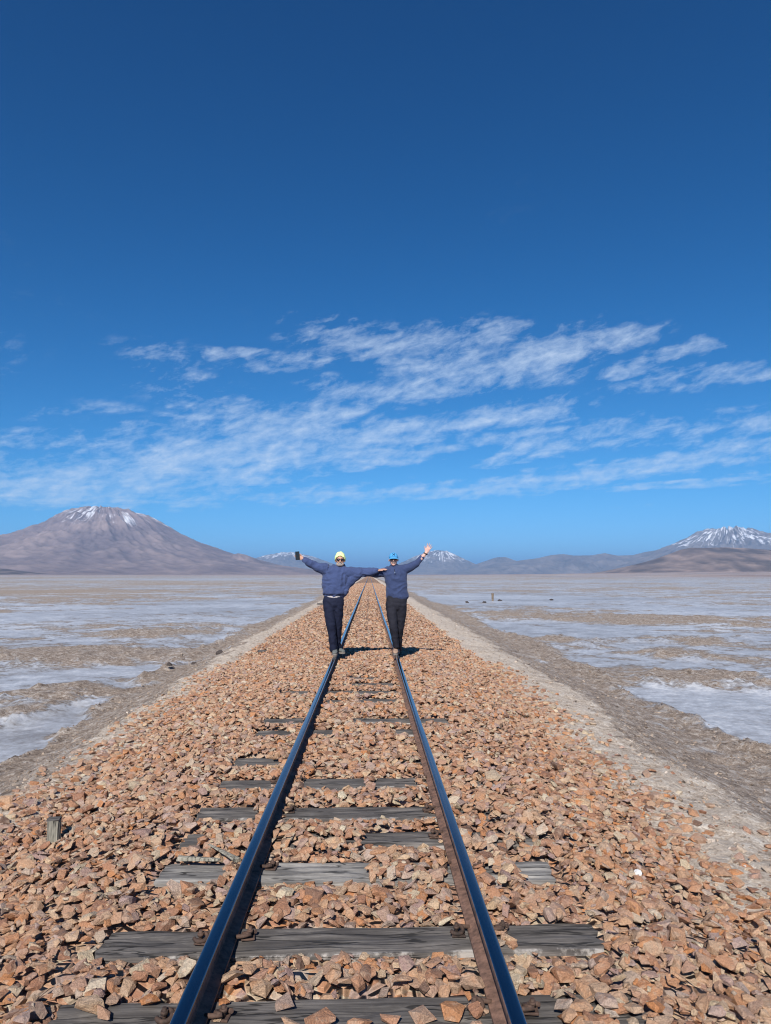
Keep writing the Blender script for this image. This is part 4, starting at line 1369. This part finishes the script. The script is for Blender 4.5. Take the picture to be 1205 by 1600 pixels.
def person_beanie():
    skin = skin_mat('tanned_skin', (0.47, 0.265, 0.185))
    hc = PT(531.6, 875.4, -0.02)
    bm = bmesh.new()
    head(bm, hc, 0.05)
    loft(bm, [PT(530, 897, .03), PT(531.5, 888, .01), PT(531.6, 880, .0)], [.07, .056, .056])
    loft(bm, [PT(520, 938), PT(522, 922), PT(525, 905), PT(529, 893)], [(.15, .10), (.15, .10), (.17, .10), (.12, .08)])
    loft(bm, [PT(514, 890), PT(494, 885, -.04), PT(484, 880, -.08), PT(475, 874, -.11)], [.055, .045, .038, .028])
    loft(bm, [PT(543, 892), PT(570, 894.5, -.0), PT(589, 891.5, -.03)], [.055, .045, .030])
    loft(bm, [PT(514.5, 940), PT(517.5, 976, -.05), PT(521, 1014, .02)], [.085, .06, .042])
    loft(bm, [PT(527.6, 940), PT(528.4, 980, .08), PT(528, 1012, .22)], [.085, .058, .042])
    # hand round the phone: fingers behind it and over its far edge, thumb across the front
    hand(bm, PT(474.2, 873.4, -.11), PT(466, 870.5, -.11) - PT(474.2, 873.4, -.11), (0, -1, 0), (0.1, 0, 1), [.22, .26, .28, .30], 0.03, 0.92, 0.55, 0.5)
    hand(bm, PT(589.5, 891.3, -.035), PT(600, 889.2, -.055) - PT(589.5, 891.3, -.035), (0.05, 0.3, -1), (0, -1, 0), [.10, .12, .12, .14], 0.10, 0.95, 0.5, 0.1)
    root = new_obj('person', fuse('person', bm, 0.0055, skin, 2))
    tag(root, 'man in yellow beanie and blue hoodie balancing on the left rail, arms spread', 'person', 'two men standing on the rails')
    # hoodie
    m_h = cloth_mat('navy_fleece', (0.046, 0.066, 0.150))
    bm = bmesh.new()
    loft(bm, [PT(523.2, 930.5, .0), PT(523, 926), PT(523, 916), PT(524.5, 906), PT(527, 898), PT(530, 891), PT(531.5, 887.5)],
         [(.190, .125), (.215, .150), (.225, .155), (.238, .155), (.232, .145), (.185, .120), (.10, .085)], seg=28)
    loft(bm, [PT(536, 926, -.01), PT(543, 914), PT(549, 904.5), PT(560, 896.5)], [(.06, .09), (.075, .09), (.085, .085), (.082, .08)])
    loft(bm, [PT(540, 929, -.02), PT(541, 922, -.02)], [(.03, .075), (.045, .085)])
    loft(bm, [PT(520, 891.5), PT(511, 890.5), PT(503, 888.3, -.02), PT(494, 885, -.04), PT(485, 880.3, -.07), PT(478, 876, -.10), PT(475, 873.8, -.11)],
         [.11, .11, .098, .078, .066, .052, .043])
    loft(bm, [PT(534, 893), PT(546, 894.5), PT(558, 894.6), PT(570, 894.4), PT(580, 893.2, -.02), PT(588.6, 891.6, -.035)], [.10, .098, .086, .077, .068, .046])
    for k in range(15):      # standing collar made by the pushed-back hood
        a0, a1 = 2 * math.pi * k / 14, 2 * math.pi * (k + 1) / 14
        c0 = PT(532, 886.8, .015)
        if k < 14:
            loft(bm, [c0 + Vector((.083 * math.sin(a), -.075 * math.cos(a), -.028 - .03 * math.cos(a))) for a in (a0, a1)], [(.026), (.026)], seg=10)
    ball(bm, PT(532, 884.5, .115), (.10, .055, .06))
    f0 = folds(0.018, 7.0, (1.0, 1.0, 1.25), 3.0)
    px0, pz0 = PT(523.5, 921).x, PT(523.5, 921).z
    def hoodie_disp(c, n):
        d = f0(c, n)
        u, v = c.x - px0, c.z - pz0
        if n.y < -0.2:      # pouch pocket stands proud
            half = 0.155 - max(0.0, v + 0.01) * 0.75
            if abs(u) < half and -0.09 < v < 0.075:
                d = d * 0.5 + 0.010
        if c.z < PT(0, 928.4).z:
            d -= 0.006
        return d
    child_world(new_obj('hoodie', fuse('hoodie', bm, 0.009, m_h, 3, hoodie_disp)), root)
    # pale shirt tail showing below
    bm = bmesh.new()
    loft(bm, [PT(520.8, 932.6), PT(521.5, 929)], [(.168, .118), (.172, .12)], seg=28)
    child_world(new_obj('undershirt', fuse('undershirt', bm, 0.009, cloth_mat('pale_cotton', (0.50, 0.46, 0.45)), 1)), root)
    m_t = cloth_mat('navy_trousers', (0.011, 0.014, 0.032), 0.85, sheen=0.0)
    bm = bmesh.new()
    loft(bm, [PT(520.6, 933.4), PT(520.8, 939), PT(521, 946)], [(.172, .118), (.185, .13), (.18, .125)], seg=24)
    loft(bm, [PT(514.2, 943), PT(515.2, 958, -.02), PT(517.2, 976, -.055), PT(518.9, 992, -.02), PT(520.8, 1009, .0), PT(521.2, 1014.5, .01)],
         [(.108, .118), (.098, .11), (.080, .090), (.072, .082), (.066, .08), (.068, .085)], seg=20)
    loft(bm, [PT(527.6, 943), PT(528.2, 960, .03), PT(528.4, 980, .085), PT(527.6, 996, .15), PT(527.6, 1010, .215), PT(528, 1014, .225)],
         [(.100, .116), (.090, .105), (.072, .085), (.062, .075), (.058, .072), (.060, .075)], seg=20)
    child_world(new_obj('trousers', fuse('trousers', bm, 0.009, m_t, 3, folds(0.010, 7.0, (.9, .9, 1.2), 8.0))), root)
    m_s = plain('grey_shoe', (0.125, 0.135, 0.13), 0.8, 0.3, 0, 45.0, 0.35)
    rx = XC - GA
    shoe(root, (rx - .005, YP + .115, 0), (rx + .0, YP - .165, 0), m_s)
    shoe(root, (rx + .005, YP + .31, 0), (rx + .145, YP + .085, 0), m_s)
    m_b = plain('neon_knit', (0.84, 0.97, 0.40), 0.9, 0.2)
    nt = NT(m_b.node_tree); bs = m_b.node_tree.nodes['Principled BSDF']
    wv = nt.n('TexWave', {'Vector': nt.n('TexCoord').outputs['Object'], 'Scale': 45.0, 'Distortion': 1.0}).outputs[1]
    setp(nt, bs, Normal=bump(nt, wv, 0.5, 0.004))
    cap = dome('beanie', hc + Vector((0, .010, .018)), (.095, .114, .132), lambda az: 0.062 * max(0, math.cos(az)) ** 1.2 - 0.045 * (1 - max(0, math.cos(az))) - 0.0, m_b, soft=0.09, thick=0.009)
    child_world(cap, root)
    face_things(root, hc, 0.05, (0.30, 0.25, 0.22), True)
    # phone held up in the raised hand: a thing of its own
    m_p = plain('phone_glass', (0.012, 0.013, 0.016), 0.15, 0.6)
    bm = bmesh.new()
    box(bm, (0, 0, 0), (.036, .0048, .074), bev=0.003)
    ph = bm_obj('phone', bm, m_p)
    ph.location = PT(464.9, 868.4, -.145)
    ph.rotation_euler = (0.05, math.radians(-4), 0.1)
    tag(ph, 'black phone held up in the beanie man\'s raised hand', 'phone')
    bm = bmesh.new()
    box(bm, (-.016, -.006, .050), (.013, .002, .016), bev=0.001)
    bm_obj('camera_bump', bm, M_FRAME, ph)

def person_cap():
    skin = skin_mat('fair_skin', (0.60, 0.365, 0.295))
    hc = PT(615.0, 874.2, -.02)
    bm = bmesh.new()
    head(bm, hc, -0.03)
    loft(bm, [PT(617, 896, .02), PT(616, 888), PT(615.2, 879)], [.07, .058, .056])
    loft(bm, [PT(620, 938), PT(619, 920), PT(618, 902), PT(617, 893)], [(.15, .10), (.145, .10), (.165, .10), (.12, .08)])
    loft(bm, [PT(631, 890), PT(650, 881.2, -.03), PT(659, 872, -.05), PT(666, 863.8, -.06)], [.052, .044, .038, .028])
    loft(bm, [PT(604, 892, .02), PT(586, 898, .10), PT(566, 895, .20), PT(552, 895, .20)], [.052, .044, .036, .028])
    loft(bm, [PT(613, 940), PT(615, 978, -.06), PT(618.5, 1011, .04)], [.085, .06, .042])
    loft(bm, [PT(627, 940), PT(626, 978, .08), PT(622, 1010, .30)], [.085, .06, .042])
    hand(bm, PT(666, 863.8, -.06), PT(671.6, 852.5, -.075) - PT(666, 863.8, -.06), (0, -1, .1), (-1, 0, .3), [.02, .03, .03, .05], 0.17, 0.95, 0.62, 0.05)
    hand(bm, PT(552, 895, .20), (-1, 0, 0), (0, -1, 0), (0, 0, 1), .15, 0.08, 0.95)
    root = new_obj('person', fuse('person', bm, 0.0055, skin, 2))
    tag(root, 'man in blue cap and navy pullover waving from the right rail', 'person', 'two men standing on the rails')
    m_p = cloth_mat('navy_jersey', (0.036, 0.052, 0.118))
    bm = bmesh.new()
    loft(bm, [PT(620.8, 933), PT(620.6, 926), PT(619.5, 914), PT(618.6, 904), PT(618.2, 896), PT(617.4, 890.5), PT(616.2, 886)],
         [(.196, .118), (.194, .125), (.188, .128), (.192, .130), (.205, .120), (.185, .098), (.082, .072)], seg=28)
    loft(bm, [PT(624, 891), PT(633, 889.4), PT(642, 885.8, -.02), PT(651, 880.3, -.03), PT(656, 875.3, -.04), PT(660.2, 870.6, -.05)],
         [.088, .085, .072, .061, .053, .047])
    loft(bm, [PT(610, 892), PT(602, 893.6, .03), PT(593, 896.2, .07), PT(585, 897, .10), PT(574, 895, .17), PT(562, 894.5, .20)], [.088, .080, .070, .062, .054, .045])
    for k in range(14):
        a0, a1 = 2 * math.pi * k / 14, 2 * math.pi * (k + 1) / 14
        c0 = PT(616, 885.8, .0)
        loft(bm, [c0 + Vector((.066 * math.sin(a), -.066 * math.cos(a), .012 - .034 * math.cos(a))) for a in (a0, a1)], [.013, .013], seg=8)
    child_world(new_obj('pullover', fuse('pullover', bm, 0.009, m_p, 3, folds(0.013, 7.0, (1, 1, 1.1), 15.0))), root)
    # zip with a small pull
    bm = bmesh.new()
    tube(bm, [PT(616.3, 889.2, -.088), PT(616.8, 892.5, -.122), PT(617.2, 896, -.142)], .004, 6)
    z = bm_obj('zip', bm, M_FRAME); child_world(z, root)
    bm = bmesh.new()
    box(bm, PT(617.1, 894.8, -.146), (.006, .003, .011), bev=.001)
    child_world(bm_obj('zip_pull', bm, plain('zip_metal', (.5, .5, .52), .3, .5, .8)), z)
    m_t = cloth_mat('charcoal_trousers', (0.018, 0.018, 0.026), 0.82, sheen=0.0)
    bm = bmesh.new()
    loft(bm, [PT(620.2, 931), PT(619.8, 938), PT(619.5, 946)], [(.180, .112), (.186, .125), (.184, .125)], seg=24)
    loft(bm, [PT(611.8, 944), PT(612.6, 960, -.03), PT(615.0, 980, -.065), PT(617.0, 995, -.02), PT(618.8, 1006, .02), PT(619.0, 1009.5, .03)],
         [(.102, .115), (.092, .106), (.074, .088), (.064, .078), (.060, .078), (.062, .08)], seg=20)
    loft(bm, [PT(627.2, 944), PT(626.6, 960, .03), PT(625.2, 980, .08), PT(623.2, 996, .17), PT(622.6, 1010, .27), PT(622.4, 1014, .29)],
         [(.102, .115), (.090, .103), (.072, .086), (.064, .076), (.064, .078), (.066, .08)], seg=20)
    child_world(new_obj('trousers', fuse('trousers', bm, 0.009, m_t, 3, folds(0.009, 7.0, (.9, .9, 1.2), 21.0))), root)
    m_s = plain('tan_shoe', (0.36, 0.235, 0.165), 0.8, 0.3, 0, 45.0, 0.35)
    rx = XC + GA
    shoe(root, (rx - .0, YP + .13, 0), (rx - .018, YP - .16, 0), m_s)
    shoe(root, (rx + .0, YP + .42, 0), (rx + .03, YP + .145, 0), m_s)
    m_c = plain('blue_cap_cloth', (0.075, 0.31, 0.58), 0.85, 0.2, 0, 120.0, 0.12)
    cap = dome('cap', hc + Vector((0, .012, .020)), (.084, .106, .102), lambda az: 0.028 * max(0, math.cos(az)) ** 1.5 + 0.004, m_c)
    child_world(cap, root)
    bm = bmesh.new()      # visor, bent down at the sides
    n, m = 17, 6
    top, bot = [], []
    for i in range(n):
        a = (i / (n - 1) - .5) * 2.0
        for j in range(m):
            t = j / (m - 1)
            rr = .080 + .064 * t * (math.cos(a * 0.75))
            x, y = rr * math.sin(a) * (1 - .06 * t), -rr * math.cos(a) * 1.18
            zz = .050 - .034 * t - .030 * (a ** 2) * (0.55 + .45 * t)
            p = hc + Vector((x, y + .012, zz))
            top.append(bm.verts.new(p)); bot.append(bm.verts.new(p - Vector((0, 0, .004))))
    for i in range(n - 1):
        for j in range(m - 1):
            q = (i * m + j, (i + 1) * m + j, (i + 1) * m + j + 1, i * m + j + 1)
            bm.faces.new([top[k] for k in q]); bm.faces.new([bot[k] for k in reversed(q)])
    rim = [i * m + m - 1 for i in range(n)]
    for a, b in zip(rim[:-1], rim[1:]):
        bm.faces.new((top[a], top[b], bot[b], bot[a]))
    child_world(bm_obj('visor', bm, m_c, None, True), cap)
    bm = bmesh.new()      # dark mark on the front panel: two arcs back to back
    for s in (-1, 1):
        tube(bm, [hc + Vector((s * (.007 + .013 * (abs(k) / 3) ** 1.4), .012 - .112 * math.sqrt(max(0, 1 - ((k * .006 + .068) / .116) ** 2 * .82)) + .0005, .020 + .068 + k * .006)) for k in range(-3, 4)], .0042, 6)
    tube(bm, [hc + Vector((x, .012 - .0925, .088)) for x in (-.012, .012)], .004, 6)
    child_world(bm_obj('emblem', bm, plain('dark_stitching', (.012, .05, .11), .8)), cap)
    face_things(root, hc, -0.03, (0.22, 0.13, 0.11), False)
    # watch on the raised wrist
    wc, wd = PT(665.1, 865.2, -.058), (PT(671.6, 852.5, -.075) - PT(666, 863.8, -.06)).normalized()
    s = Vector((wd.z, 0, -wd.x)).normalized(); u = wd.cross(s)
    bm = bmesh.new()
    R_ = [wc + (s * math.cos(a) * .034 + u * math.sin(a) * .027) for a in (2 * math.pi * k / 20 for k in range(21))]
    for off in (-.007, 0, .007):
        tube(bm, [p + wd * off for p in R_], .006, 6)
    child_world(bm_obj('watch', bm, M_FRAME), root)
person_beanie()
person_cap()

# ------------------------------------------------------------------ thin haze in the air
def build_haze():
    m = bpy.data.materials.new('haze')
    m.use_nodes = True
    nt = m.node_tree
    nt.nodes.clear()
    out = nt.nodes.new('ShaderNodeOutputMaterial')
    pv = nt.nodes.new('ShaderNodeVolumePrincipled')
    pv.inputs['Color'].default_value = (0.32, 0.60, 1.0, 1.0)
    pv.inputs['Density'].default_value = 3.0e-5
    pv.inputs['Anisotropy'].default_value = 0.0
    nt.links.new(pv.outputs[0], out.inputs['Volume'])
    bm = bmesh.new()
    bmesh.ops.create_cube(bm, size=1.0)
    o = bm_obj('haze', bm, m)
    o.scale = (240000, 240000, 1560)
    o.location = (0, 0, 780 - 60)
    tag(o, 'thin bluish haze filling the air over the plain', 'haze', None, 'stuff')
build_haze()
